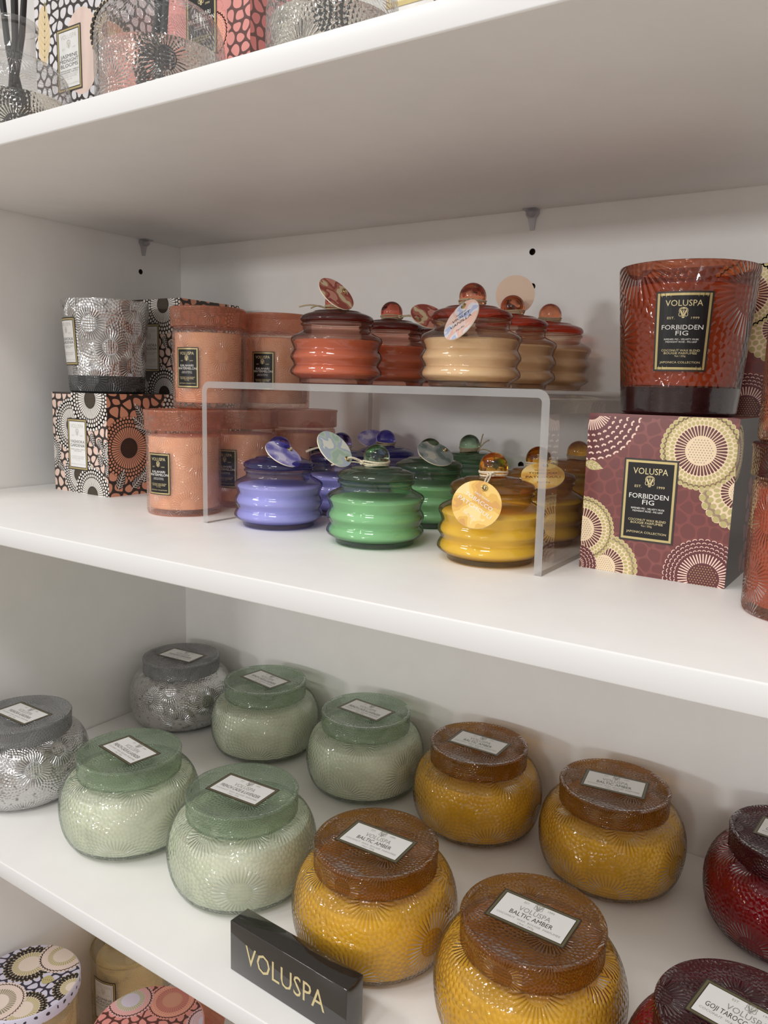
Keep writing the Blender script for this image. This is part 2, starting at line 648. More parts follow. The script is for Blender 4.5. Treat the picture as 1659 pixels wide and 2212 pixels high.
def put_text(mb, mapf, s, cx, cy, cap, width, mi, off, rot=0.0, mid=(0, 0)):
    vs, fs, wd = glyphs(s)
    kx = width / wd if width else cap
    b = len(mb.v)
    ca, sa = math.cos(rot), math.sin(rot)
    for x, y in vs:
        px, py = cx + (x - wd / 2) * kx, cy + (y - 0.5) * cap
        px, py = px - mid[0], py - mid[1]
        mb.v.append(tuple(mapf(mid[0] + px * ca - py * sa, mid[1] + px * sa + py * ca, off)))
    for f in fs:
        mb.face([b + i for i in f], mi)


def emblem(mb, mapf, cx, cy, h, mi, off):
    """Small crest: twin scrolls around a V under a crown leaf."""
    pr = Print([(cx - h, cy - h), (cx + h, cy - h), (cx + h, cy + h), (cx - h, cy + h)])
    k = h / 2
    for s in (-1, 1):
        P_ = lambda pts: [(cx + s * a * k, cy + b * k) for a, b in pts]
        pr.stroke(P_([(0, 1), (.35, .95), (.72, .7), (.8, .3), (.7, 0), (.82, -.3), (.75, -.62), (.45, -.72), (.3, -.5)]), h * .05, 'a', 0)
        pr.stroke(P_([(.08, .78), (.45, .72), (.6, .4), (.5, .05), (.28, -.4), (0, -.95)]), h * .05, 'a', 0)
        pr.stroke(P_([(.5, .45), (.2, -.2), (0, -.62)]), h * .085, 'a', 0)
        pr.stroke(P_([(.15, .5), (.05, .2), (0, -.2)]), h * .05, 'a', 0)
        pr.stroke(P_([(.0, .95), (.14, .8), (0, .62)]), h * .05, 'a', 0)
        pr.stroke(P_([(.25, -.75), (.15, -1), (0, -1)]), h * .05, 'a', 0)
    for q, c, ly in pr.p:
        b = len(mb.v)
        for x, y in q:
            mb.v.append(tuple(mapf(x, y, off)))
        mb.face(range(b, b + len(q)), mi)


def label_meshes(w_, h_, scheme, lines, mapf, strips=1, emb=None):
    """(plate mesh, lettering mesh): a bordered label, width along x, height along y, centred on 0."""
    pr = Print([(-w_, -h_), (w_, -h_), (w_, h_), (-w_, h_)])
    bw = min(w_, h_) * scheme.get('bw', 0.033)

    def strip_rect(ins, col, ly):
        a, b = -w_ / 2 + ins, w_ / 2 - ins
        for i in range(strips):
            pr.rect(a + (b - a) * i / strips, -h_ / 2 + ins, a + (b - a) * (i + 1) / strips, h_ / 2 - ins, col, ly)
    strip_rect(0, scheme['rim'], 0)
    strip_rect(bw, scheme['gold'], 1)
    strip_rect(bw * scheme.get('gw', 2.3), scheme['line'], 2)
    strip_rect(bw * (scheme.get('gw', 2.3) + 0.7), scheme['panel'], 3)
    plate = pr.mesh('label', mapf, 0.00012)
    mb = MB()
    cols = []
    for s, cx, cy, cap, wd, col in lines:
        if col not in cols:
            cols.append(col)
        put_text(mb, mapf, s, cx * w_, cy * h_, cap * h_, wd * w_ if wd else None, cols.index(col), 0.00012 + EPS * 8)
    if emb:
        cx, cy, hh, col = emb
        if col not in cols:
            cols.append(col)
        emblem(mb, mapf, cx * w_, cy * h_, hh * h_, cols.index(col), 0.00012 + EPS * 8)
    let = mb.mesh('lettering', [M[c] for c in cols], smooth=False, recalc=False)
    return plate, let


BLACK_LABEL = dict(rim='ink_dark', gold='gold_line', line='ink_black', panel='ink_black')
WHITE_LABEL = dict(rim='ink_dark', gold='gold_line', line='ink_dark', panel='label_white')


def upright_lines(names, subs, col_name, col_gold, col_small, top=True, coll='JAPONICA COLLECTION'):
    ls = []
    if top:
        ls.append(('VOLUSPA', 0, 0.355, 0.075, 0.64, col_gold))
        ls.append(('EST.', -0.21, 0.17, 0.028, 0.13, col_gold))
        ls.append(('1999', 0.21, 0.17, 0.028, 0.14, col_gold))
    y = 0.055
    for s, wd in names:
        ls.append((s, 0, y, 0.058, wd, col_name))
        y -= 0.073
    y -= 0.005
    for s, wd in subs:
        ls.append((s, 0, y, 0.021, wd, col_small))
        y -= 0.032
    ls += [('COCONUT WAX BLEND', 0, -0.235, 0.027, 0.70, col_gold), ('BOUGIE PARFUMEE', 0, -0.270, 0.027, 0.60, col_gold),
           ('9oz / 255g', 0, -0.305, 0.022, 0.20, col_gold), (coll, 0, -0.385, 0.026, 0.74, col_gold)]
    return ls


# ================================================================== THE SETTING
Z1B, T = 0.27110, 0.01466          # underside of the upper shelf, board thickness
Z1T = Z1B + T
Z3 = -0.28953
Z4 = -0.70
XR = 1.45


def struct(name, me):
    o = obj(name, me)
    o['kind'] = 'structure'
    return o


def drilled_wall(name, lo, hi, holes, axis):
    me = box_mesh(name, lo, hi, [M['melamine']])
    o = struct(name, me)
    cut = MB()
    for h in holes:
        if axis == 'y':
            c = [(h[0] + 0.003 * math.cos(2 * PI * k / 16), h[1] + 0.003 * math.sin(2 * PI * k / 16)) for k in range(16)]
            b = len(cut.v)
            cut.v += [(x, -0.002, z) for x, z in c] + [(x, 0.008, z) for x, z in c]
        else:
            c = [(h[0] + 0.003 * math.cos(2 * PI * k / 16), h[1] + 0.003 * math.sin(2 * PI * k / 16)) for k in range(16)]
            b = len(cut.v)
            cut.v += [(0.002, y, z) for y, z in c] + [(-0.008, y, z) for y, z in c]
        cut.face(range(b, b + 16))
        cut.face(range(b + 31, b + 15, -1))
        for k in range(16):
            cut.face((b + k, b + (k + 1) % 16, b + 16 + (k + 1) % 16, b + 16 + k))
    co = obj('cutter', cut.mesh('cutter', [M['hole']], smooth=False))
    md = o.modifiers.new('b', 'BOOLEAN')
    md.operation = 'DIFFERENCE'
    md.object = co
    md.solver = 'EXACT'
    bpy.context.view_layer.update()
    dg = bpy.context.evaluated_depsgraph_get()
    nm = bpy.data.meshes.new_from_object(o.evaluated_get(dg))
    o.modifiers.clear()
    o.data = nm
    bpy.data.objects.remove(co)
    for h in holes:      # the raw board inside each drilled hole
        mb = MB()
        prof = [(0.0029, -0.0002), (0.0029, -0.0076), (0, -0.0077)]
        mb.lathe(prof, 16)
        if axis == 'y':
            m_ = Matrix.Translation((h[0], 0, h[1])) @ Matrix.Rotation(PI / 2, 4, 'X')
        else:
            m_ = Matrix.Translation((0, h[0], h[1])) @ Matrix.Rotation(PI / 2, 4, 'Y')
        obj('pin_hole', mb.mesh('pin_hole', [M['hole']], recalc=False), o, m_)
    return o


drilled_wall('wall_back', (-0.018, 0, Z4 - 0.1), (XR, 0.016, 0.72),
             [(0.4564, 0.2351), (0.4582, 0.2046), (0.4563, 0.0418)], 'y')
drilled_wall('wall_left', (-0.018, -0.362, Z4 - 0.1), (0, -0.0002, 0.72), [(-0.0606, 0.2354)], 'x')
b = MB()
b.box((-6, -11, -1.25), (7, 0.02, -1.2))
struct('floor', b.mesh('floor', [M['floor']], smooth=False))


def shelf(z_top, t, front, label, seam=0.0016):
    me = box_mesh('shelf', (seam, -front, z_top - t), (XR - 0.02, -0.0004, z_top), [M['melamine'], M['melamine_edge']], 0.0011, 2)
    for p in me.polygons:
        if p.normal.y < -0.5:
            p.material_index = 1
    o = obj('shelf', me)
    tag(o, label, 'shelf', 'white shelf boards')
    return o


shelf(Z1T, T, 0.3495, 'top white shelf board, seen from below, carrying the reed diffusers')
shelf(0.0, T, 0.36, 'middle white shelf board carrying the clear riser and lidded candle jars')
shelf(Z3, T, 0.355, 'lower white shelf board carrying round glass bowls and the black sign')
shelf(Z4, T, 0.355, 'lowest white shelf board, under the jars with patterned round lids')


# ------------------------------------------------------------------ shelf pins
def shelf_pin(loc, rz, label):
    t_ = thing('shelf_pin', label, 'shelf pin', loc, rz, 'clear shelf pins')
    mb = MB()      # wedge-shaped tongue, wall side at y = 0, room side -y
    y0, y1 = -0.0005, -0.0032
    out = [(-0.0062, 0.0), (-0.0062, -0.004), (-0.0036, -0.0075), (-0.0020, -0.0175), (0.0020, -0.0175), (0.0036, -0.0075), (0.0062, -0.004), (0.0062, 0.0)]
    n = len(out)
    mb.v = [(x, y0, z) for x, z in out] + [(x, y1 if z > -0.01 else -0.0018, z) for x, z in out]
    mb.face(range(n))
    mb.face(range(2 * n - 1, n - 1, -1))
    for k in range(n):
        mb.face((k, (k + 1) % n, n + (k + 1) % n, n + k))
    obj('tongue', mb.mesh('tongue', [M['pin']], smooth=False), t_)
    mb = MB()
    mb.lathe([(0, 0), (0.0031, 0), (0.0031, 0.0055), (0.0024, 0.0065), (0, 0.0065)], 16)
    obj('peg', mb.mesh('peg', [M['pin']]), t_, Matrix.Translation((0, -0.0032, -0.0038)) @ Matrix.Rotation(PI / 2, 4, 'X'))
    mb = MB()
    mb.box((-0.0062, -0.011, -0.0014), (0.0062, -0.0033, -0.0001))
    obj('support_plate', mb.mesh('support_plate', [M['pin']], smooth=False), t_)
    return t_


shelf_pin((0.4555, 0, Z1B), 0, 'clear plastic shelf pin on the back panel under the top shelf')
shelf_pin((0, -0.0570, Z1B), PI / 2, 'clear plastic shelf pin on the left panel under the top shelf')

# ------------------------------------------------------------------ clear riser
M['acrylic'] = thin_glass('clear_acrylic', (0.965, 0.965, 0.96, 1), (0.86, 0.86, 0.85, 1), rough=0.02, diff=0.015, power=3.0)
M['acrylic_edge'] = thin_glass('cut_acrylic_edge', (0.76, 0.755, 0.75, 1), (0.5, 0.5, 0.49, 1), rough=0.10, diff=0.40, diffcol=(0.58, 0.57, 0.56, 1))
RZ = 0.1115


def make_riser():
    xo0, xo1, th = 0.2930, 0.5790, 0.0050
    ro, ri = 0.0075, 0.0028
    outer, inner = [(xo0, 0.0002)], [(xo0 + th, 0.0002)]
    for k in range(7):
        a = PI - PI / 2 * k / 6
        outer.append((xo0 + ro + ro * math.cos(a), RZ - ro + ro * math.sin(a)))
        inner.append((xo0 + th + ri + ri * math.cos(a), RZ - th - ri + ri * math.sin(a)))
    for k in range(7):
        a = PI / 2 - PI / 2 * k / 6
        outer.append((xo1 - 0.001 - ro + ro * math.cos(a), RZ - ro + ro * math.sin(a)))
        inner.append((xo1 - 0.001 - th - ri + ri * math.cos(a), RZ - th - ri + ri * math.sin(a)))
    outer.append((xo1, 0.0002))
    inner.append((xo1 - th, 0.0002))
    mb = MB()
    n = len(outer)
    for y in (-0.2485, -0.018):
        mb.v += [(x, y, z) for x, z in outer] + [(x, y, z) for x, z in inner]
    F, B = 0, 2 * n
    for i in range(n - 1):
        mb.face((F + i, F + i + 1, F + n + i + 1, F + n + i), 1)
        mb.face((B + i, B + n + i, B + n + i + 1, B + i + 1), 1)
        mb.face((F + i, B + i, B + i + 1, F + i + 1), 0)
        mb.face((F + n + i, F + n + i + 1, B + n + i + 1, B + n + i), 0)
    mb.face((F, F + n, B + n, B), 1)
    mb.face((F + n - 1, B + n - 1, B + 2 * n - 1, F + 2 * n - 1), 1)
    o = obj('display_riser', mb.mesh('display_riser', [M['acrylic'], M['acrylic_edge']], sharp=30))
    return tag(o, 'clear acrylic display riser bridging the lidded jars on the middle shelf', 'riser')


make_riser()

# ================================================================== PRINTED CARTONS
BW, BH = 0.0875, 0.0978


def carton_faces(w_, d_, h_):
    front = lambda x, y, o: (x, -o, y)
    right = lambda x, y, o: (w_ + o, x, y)
    top = lambda x, y, o: (x, y, h_ + o)
    return front, right, top


M['maroon'] = plain('maroon_card', L(112, 58, 56), rough=0.32)
M['maroon_line'] = plain('maroon_relief_print', L(131, 72, 68), rough=0.25)
M['maroon_dark'] = plain('dark_maroon_print', L(98, 44, 46), rough=0.3)
M['cream'] = plain('cream_print', L(238, 214, 180), rough=0.4)
M['pinkcream'] = plain('pink_cream_print', L(246, 212, 196), rough=0.4)
M['olive'] = plain('olive_gold_print', L(188, 176, 118), rough=0.35, metal=0.1)
M['olive_dot'] = plain('grey_olive_print', L(150, 140, 116), rough=0.4)
M['fig_side'] = plain('dark_foil_card', L(34, 25, 22), rough=0.22, spec=0.15)
M['blush'] = plain('blush_card', L(226, 198, 184), rough=0.4)
M['umber'] = plain('umber_print', L(52, 42, 38), rough=0.4)
M['offwhite'] = plain('off_white_print', L(232, 228, 222), rough=0.4)
M['bronze_dot'] = plain('bronze_print', L(122, 106, 66), rough=0.4, metal=0.2)
M['peach'] = plain('peach_print', L(214, 152, 124), rough=0.4)
M['lilac_white'] = plain('cool_white_print', L(224, 222, 226), rough=0.4)
M['tan'] = plain('tan_print', L(226, 204, 166), rough=0.4)
M['rose'] = plain('rose_print', L(222, 146, 138), rough=0.35)
M['rose_deep'] = plain('deep_rose_print', L(196, 112, 108), rough=0.4)
M['brown'] = plain('brown_print', L(92, 50, 44), rough=0.35)
M['peach_line'] = plain('peach_line_print', L(240, 178, 140), rough=0.4)
M['petal_pink'] = plain('pale_petal_print', L(232, 208, 196), rough=0.4)
M['white_card'] = plain('white_card', L(240, 238, 234), rough=0.35)

_cache = {}


def cached(key, fn):
    if key not in _cache:
        _cache[key] = fn()
    return _cache[key]


def face_rect(w_, h_):
    return [(0, 0), (w_, 0), (w_, h_), (0, h_)]


def fig_front():
    p = Print(face_rect(BW, BH))
    p.rect(0, 0, BW, BH, 'maroon_line', 0)
    p.pebbles(0, 0, BW, BH, 0.0085, 'maroon', 1, 0.90, 5)
    s = lambda a, t: (a * BW, (1 - t) * BH)
    # top left: dark corner with rays and curved dashes
    x, y = s(0.02, -0.02)
    p.disc(x, y, 0.030, 'maroon_dark', 2, 36)
    for k in range(16):
        a = -PI / 2 + k * 0.13 - 0.15
        p.stroke([(x + .006 * math.cos(a), y + .006 * math.sin(a)), (x + .0125 * math.cos(a), y + .0125 * math.sin(a))], 0.0007, 'pinkcream', 3)
    for j in range(5):
        rr = 0.0155 + 0.0037 * j
        n = 26 + 3 * j
        for k in range(n):
            a0 = 2 * PI * (k + .5 * (j % 2)) / n
            if -1.75 < (a0 if a0 < PI else a0 - 2 * PI) < -0.1:
                da = 0.055
                p.stroke([(x + (rr + o_) * math.cos(a0 + q * da), y + (rr + o_) * math.sin(a0 + q * da)) for q, o_ in ((-1, .0003), (-.3, -.0004), (.4, -.0003), (1, .0006))], 0.0010, 'pinkcream', 3)
    x, y = s(0.08, 0.325)
    p.leaf(x - 0.008, y + 0.001, 0.0125, 0.006, -0.25, 'olive', 'cream', 4, 3)
    c = ('cream', 'maroon_dark', 'olive', 'olive_dot')
    x, y = s(1.04, 0.42)
    p.sun(x, y, .006, .0105, .0225, *c, layer=2, rows=3)
    x, y = s(0.775, 0.195)
    p.sun(x, y, .0083, .0148, .0232, *c, layer=9, rows=3, nray=44)
    x, y = s(0.0, 0.745)
    p.sun(x, y, .0078, .0135, .0210, *c, layer=9, rows=3, nray=40)
    x, y = s(-0.02, 0.98)
    p.dash_flower(x, y, .003, .005, .013, 'maroon_dark', 'pinkcream', 'gold_line', 16, 26, 4)
    x, y = s(0.18, 0.975)
    p.sun(x, y, .0072, .0128, .0215, *c, layer=2, rows=3, nray=40)
    x, y = s(0.86, 0.955)
    p.dash_flower(x, y, .0085, .0145, .0232, 'maroon_dark', 'pinkcream', 'gold_line', 3, 46, 4)
    return p


def fig_side():
    p = Print(face_rect(BW, BH))
    p.rect(0, 0, BW, BH, 'fig_side', 0)
    p.pebbles(0, 0, BW, BH, 0.011, 'maroon_dark', 1, 0.86, 9, keep=lambda a, b: a > 0.04 and b < 0.06)
    p.sun(0.0, BH * .8, .006, .0105, .010 + .0066, 'cream', 'maroon_dark', 'olive', 'olive_dot', layer=3, rows=3)
    return p


def silver_front():
    p = Print(face_rect(BW, BH))
    p.rect(0, 0, BW, BH, 'umber', 0)
    p.pebbles(0, 0, BW, BH, 0.0098, 'blush', 1, 0.80, 3)
    k = dict(base='umber', ray='offwhite', oval='offwhite', dot='bronze_dot', rows=3, osz=0.70)
    p.sun(.030, .066, .0072, .0165, .0265, layer=3, nray=40, disc='ink_dark', **k)
    p.sun(.062, .092, .0085, .0190, .0310, layer=10, nray=44, disc='ink_dark', **k)
    p.sun(-.004, .038, .004, .009, .0165, layer=3, nray=30, **k)
    p.sun(.040, .018, .0070, .0150, .0235, layer=10, nray=40, disc='ink_dark', **k)
    p.sun(.062, .000, .0080, .0170, .0275, layer=17, nray=44, disc='ink_dark', **k)
    p.sun(.0895, .042, .003, .005, .0125, layer=3, nray=30, **k)
    for x, y, r in ((.078, .028, 1.9), (.084, .020, 1.2), (.006, .028, -.6), (.062, .060, -1.2), (.072, .055, -.9)):
        p.leaf(x, y, .015, .008, r, 'umber', 'offwhite', 24, 6)
    return p


def silver_side():
    p = Print(face_rect(BW, BH))
    p.rect(0, 0, BW, BH, 'umber', 0)
    p.pebbles(0, 0, BW, BH, 0.0112, 'peach', 1, 0.80, 4)
    k = dict(rows=3, osz=0.72)
    p.sun(.024, .046, .0095, .0205, .031, 'umber', 'peach', 'peach', 'brown', layer=3, nray=46, disc='umber', **k)
    p.sun(.094, .078, .009, .018, .031, 'umber', 'offwhite', 'offwhite', 'bronze_dot', layer=3, nray=44, disc='ink_dark', **k)
    for x, y, r in ((.046, .064, 2.55), (.044, .072, 2.2), (.052, .060, 2.8), (.010, .006, 1.2), (.026, .006, .75), (.040, .010, 1.3), (.050, .010, .8), (.060, .014, .5)):
        p.leaf(x, y, .021, .0105, r, 'umber', 'offwhite', 12, 7)
    return p


def jasmine_front(w_, h_):
    p = Print(face_rect(w_, h_))
    p.rect(0, 0, w_, h_, 'ink_dark', 0)
    p.pebbles(0, 0, w_, h_, 0.0092, 'lilac_white', 1, 0.80, 11)
    c = ('tan', 'tan', 'ink_dark', 'tan')
    p.sun(.006, .040, .008, .013, .0225, *c, layer=3, rows=2, osz=0.9)
    p.sun(.020, .010, .006, .012, .0195, *c, layer=10, rows=2, osz=0.9)
    p.sun(.083, .002, .007, .013, .021, *c, layer=3, rows=2, osz=0.9)
    p.disc(.064, .098, .0235, 'petal_pink', 4, 30, 0.034)
    p.disc(.012, .120, .0085, 'tan', 4, 20, 0.024)
    p.leaf(.012, .097, .05, .016, 1.5, 'tan', 'gold_pale', 5, 8)
    p.sun(.097, .108, .006, .014, .022, 'brown', 'tan', 'ink_dark', 'tan', layer=6, rows=2, osz=0.9, halo='tan')
    return p


def jasmine_side(w_, h_):
    p = Print(face_rect(w_, h_))
    p.rect(0, 0, w_, h_, 'ink_dark', 0)
    p.pebbles(0, 0, w_, h_, 0.0092, 'lilac_white', 1, 0.80, 12)
    p.sun(.006, .098, .010, .017, .025, 'tan', 'peach', 'ink_dark', 'tan', layer=3, rows=2, osz=0.9)
    return p


def kalahari_front(w_, h_):
    p = Print(face_rect(w_, h_))
    p.rect(0, 0, w_, h_, 'rose', 0)
    p.pebbles(0, 0, w_, h_, 0.0092, 'rose_deep', 1, 0.86, 21)
    p.pebbles(0, 0, w_, h_, 0.0092, 'rose', 2, 0.80, 21)
    p.rect(.074, .050, w_, h_, 'brown', 3)
    p.pebbles(.074, .048, w_, h_, 0.0092, 'rose', 4, 0.80, 22)
    p.sun(.086, .022, .009, .0135, .0205, 'rose', 'gold_line', 'rose', 'gold_line', layer=5, rows=3, halo='peach_line', disc='olive')
    p.sun(.058, .088, .006, .0105, .018, 'rose', 'peach_line', 'rose', 'peach_line', layer=5, rows=3, halo='peach_line')
    return p


def kalahari_side(w_, h_):
    p = Print(face_rect(w_, h_))
    p.rect(0, 0, w_, h_, 'brown', 0)
    p.pebbles(0, 0, w_, h_, 0.0105, 'rose_deep', 1, 0.80, 23)
    p.sun(-.004, .018, .004, .008, .015, 'brown', 'peach_line', 'rose_deep', 'peach_line', layer=2, rows=3)
    return p


def white_front(w_, h_):
    p = Print(face_rect(w_, h_))
    p.pebbles(0, 0, w_, h_, 0.0092, 'brown', 1, 0.8, 31, keep=lambda a, b: a > 0.063)
    p.sun(.082, .075, .006, .010, .016, 'tan', 'brown', 'brown', 'brown', layer=3, rows=3)
    return p


def carton(name_label, loc, rz, w_, d_, h_, card, front, side, label=None, top_print=None, key=None, group=None):
    t_ = thing('candle_carton', name_label, 'box', loc, rz, group)
    obj('carton_body', cached(('carton', w_, d_, h_, card), lambda: box_mesh('carton_body', (0, 0, 0), (w_, d_, h_), [M[card]], 0.0006, 2)), t_)
    fm, sm, tm = carton_faces(w_, d_, h_)
    if front:
        obj('front_print', cached((key, 'f'), lambda: front().mesh('front_print', fm)), t_)
    if side:
        obj('side_print', cached((key, 's'), lambda: side().mesh('side_print', sm)), t_)
    if top_print:
        obj('top_print', cached((key, 't'), lambda: top_print().mesh('top_print', tm)), t_)
    # tuck flap line at the top edge
    mb = MB()
    mb.box((0.001, -0.0001, h_ - 0.0016), (w_ - 0.001, 0.0012, h_ + 0.00025))
    obj('tuck_flap', cached((key, 'flap'), lambda: mb.mesh('tuck_flap', [M[card]], smooth=False)), t_)
    if label:
        lw, lh, lx, lz, scheme, lines, emb = label
        mf = lambda x, y, o: (lx + x, -o - 0.0003, lz + y)
        pm, lm = cached((key, 'lab'), lambda: label_meshes(lw, lh, scheme, lines, mf, 1, emb))
        lo = obj('label', pm, t_)
        obj('lettering', lm, lo)
    return t_


FIG_LINES = upright_lines([('FORBIDDEN', .73), ('FIG', .22)], [('RIPENED FIG - VELVETY MUSK', .62), ('MIDNIGHT ROSE - FIG LEAF', .56)], 'ink_white', 'gold_pale', 'ink_white')
YAS_LINES = upright_lines([('YASHIOKA', .74), ('GARDENIA', .74)], [('WARMED GARDENIA - TUBEROSE', .74), ('VANILLA ORCHID', .4)], 'ink_dark', 'ink_pale', 'ink_grey')
KAL_LINES = upright_lines([('KALAHARI', .60), ('WATERMELON', .84)], [('CHILLED WATERMELON', .46), ('TAHITIAN LIME - HOLY BASIL', .5)], 'ink_white', 'gold_pale', 'ink_white')
JAS_LINES = upright_lines([('JASMINE', .70), ('MIDNIGHT', .76), ('BLOOMS', .72)], [('EGYPTIAN JASMINE - TUBEROSE', .76), ('MOONFLOWER - PURE SPICE', .7)], 'ink_dark', 'ink_pale', 'ink_dark')
EMB_G = (0, 0.235, 0.13, 'gold_pale')
EMB_P = (0, 0.235, 0.13, 'ink_pale')
fig_label = (.0322, .0505, .4625 * BW, .477 * BH, BLACK_LABEL, FIG_LINES, EMB_G)
yas_label = (.0312, .0505, .462 * BW, .488 * BH, WHITE_LABEL, YAS_LINES, EMB_P)


def fig_top():
    p = Print(face_rect(BW, BW))
    p.pebbles(0, 0, BW, BW, 0.0085, 'maroon_line', 1, 0.9, 6)
    return p


a = math.atan2(-0.0028, 0.0872)
carton('maroon flowered carton in front, with a brown glass candle standing on it', (0.5876, -0.2060, 0), a, BW, BW, BH, 'maroon', fig_front, fig_side, fig_label, None, 'fig', 'maroon flowered cartons')
carton('maroon flowered carton standing on the shelf, the hidden bottom of the rear stack', (0.5876, -0.1130, 0), 0, BW, BW, BH, 'maroon', fig_front, fig_side, fig_label, None, 'fig', 'maroon flowered cartons')
carton('maroon flowered carton on top of the rear stack, behind the brown glass candle', (0.5876, -0.1130, BH + .0003), 0, BW, BW, BH, 'maroon', fig_front, fig_side, fig_label, None, 'fig', 'maroon flowered cartons')
a = math.atan2(-0.0025, 0.0874)
carton('blush and black flowered carton under the silver glass candle by the left panel', (0.0392, -0.2073, 0), a, BW, BW, BH, 'umber', silver_front, silver_side, yas_label, None, 'yas', 'blush and black flowered cartons')
carton('blush and black flowered carton at the bottom of the stack in the corner', (0.0340, -0.1130, 0), 0, BW, BW, BH, 'umber', silver_front, silver_side, yas_label, None, 'yas', 'blush and black flowered cartons')
carton('blush and black flowered carton topping the stack in the corner behind the silver glass', (0.0340, -0.1130, BH + .0003), 0, BW, BW, BH, 'umber', silver_front, silver_side, yas_label, None, 'yas', 'blush and black flowered cartons')

# cartons on the top shelf
W1, H1, D1 = 0.0975, 0.155, 0.088
carton('white pebble patterned carton with a white label behind the left reed diffuser', (0.0772, -0.235, Z1T), 0, W1, D1, H1, 'lilac_white',
       lambda: jasmine_front(W1, H1), lambda: jasmine_side(D1, H1),
       (.0330, .0510, .047, .0945, WHITE_LABEL, JAS_LINES, EMB_P), None, 'jas')
carton('pink pebble patterned carton with a black label on the top shelf', (0.2200, -0.220, Z1T), 0, W1, D1, H1, 'rose',
       lambda: kalahari_front(W1, H1), lambda: kalahari_side(D1, H1),
       (.0330, .0560, .0472, .1015, BLACK_LABEL, KAL_LINES, EMB_G), None, 'kal')
carton('white carton with a gold bordered label at the right on the top shelf', (0.3955, -0.200, Z1T), 0, W1, D1, H1, 'white_card',
       lambda: white_front(W1, H1), None,
       (.0380, .0560, .0480, .1085, dict(rim='gold_line', gold='gold_line', line='gold_pale', panel='label_white'), YAS_LINES, EMB_P), None, 'wht')

# ================================================================== ROUND GLASS BOWLS
GLASS = {}


def bowl_glass(key, tint, edge, lid_tint, lid_edge, wax, relief, lid_diff):
    GLASS[key] = dict(
        body=thin_glass(key + '_bowl_glass', tint, edge, 0.05, ('uv', 19.0), 0.0009, 0.05, None, 1.8, relief),
        lid=thin_glass(key + '_lid_wall_glass', lid_tint, lid_edge, 0.06, ('uv', 30.0), 0.0008, 0.20, lid_diff, 2.0, relief),
        lidtop=thin_glass(key + '_lid_top_glass', lid_tint, lid_edge, 0.06, ('flat', 25.0), 0.0011, 0.20, lid_diff, 2.0, relief * 2.0),
        wax=plain(key + '_wax', wax, rough=0.55, mottle=0.14, scale=45, sss=0.25))


bowl_glass('green', L(244, 247, 241), L(104, 132, 106), L(238, 244, 235), L(152, 178, 152), (0.93, 0.90, 0.77, 1), 0.12, L(170, 188, 164))
bowl_glass('amber', L(248, 228, 156), L(112, 70, 14), L(234, 200, 108), L(138, 92, 22), (0.93, 0.72, 0.11, 1), 0.16, L(156, 108, 30))
bowl_glass('berry', L(200, 62, 92), L(60, 10, 22), L(170, 50, 76), L(70, 15, 26), (0.84, 0.09, 0.17, 1), 0.18, L(100, 24, 42))


def bowl_profiles():
    rb, R_, zm, rn, zn = .0468, .0602, .0330, .0432, .0615
    out = [(0, 0), (rb - .004, 0), (rb, .0012)]
    for i in range(1, 11):
        t = i / 10
        out.append((rb + (R_ - rb) * math.sqrt(max(0, 1 - (1 - t) ** 2)), .0012 + (zm - .0012) * t))
    for i in range(1, 11):
        t = i / 10
        out.append((rn + (R_ - rn) * math.sqrt(max(0, 1 - t ** 1.9)), zm + (zn - zm) * t))
    out[-1] = (rn, zn)
    return out


BP = bowl_profiles()


def bowl_body_mesh(key):
    mb = MB()
    mb.lathe(BP, 72, 0, rref=.0602)
    return mb.mesh('glass_bowl', [GLASS[key]['body']] if key != 'silver' else [M['mercury']])


def bowl_wax_mesh(key):
    mb = MB()
    pr = [(0, .0070)]
    ins = [(r - .0018, z) for r, z in BP if .0070 < z < .0535]
    pr += [(ins[0][0] - .004, .0070)] + ins + [(ins[-1][0] - .002, ins[-1][1] + .0006), (0, ins[-1][1] + .0004)]
    mb.lathe(pr, 56)
    return mb.mesh('wax', [GLASS[key]['wax']])


def bowl_lid_mesh(key):
    mb = MB()
    pr = [(0, .0625), (.0405, .0625), (.0420, .0600), (.0446, .0602), (.0448, .0740), (.0452, .0762), (.0444, .0775), (.0425, .0777), (.0405, .0770), (0, .0770)]
    if key == 'silver':
        mb.lathe(pr, 72, 0, mi_flat=1)
        return mb.mesh('glass_lid', [M['mercury_lid_side'], M['mercury_lid']])
    mb.lathe(pr, 72, 0, mi_flat=1)
    return mb.mesh('glass_lid', [GLASS[key]['lid'], GLASS[key]['lidtop']])


M['mercury_lid'] = thin_glass('grey_lid_glass', L(205, 205, 206), L(140, 142, 144), 0.10, ('flat', 25.0), 0.0009, 0.55, L(158, 158, 158), 1.8, 0.3)
M['mercury_lid_side'] = thin_glass('grey_lid_wall_glass', L(205, 205, 206), L(140, 142, 144), 0.10, ('uv', 30.0), 0.0008, 0.50, L(164, 164, 164), 1.8, 0.25)
LID_SCHEME = dict(rim='ink_dark', gold='olive_dark', line='ink_dark', panel='label_white', bw=0.028, gw=2.6)
M['olive_dark'] = plain('dark_olive_border_print', L(112, 104, 74), rough=0.3, metal=0.3)


def lid_lines(nm, wd):
    return [('VOLUSPA', 0, .10, .15, .40, 'ink_grey'), ('EST.', -.155, .32, .06, .07, 'ink_grey'), ('1999', .155, .32, .06, .08, 'ink_grey'),
            (nm, 0, -.085, .13, wd, 'ink_dark'), ('COCONUT  WAX  BOUGIE  PARFUMEE', 0, -.245, .055, .80, 'ink_grey'),
            ('14oz / 397g', 0, -.34, .055, .20, 'ink_grey')]


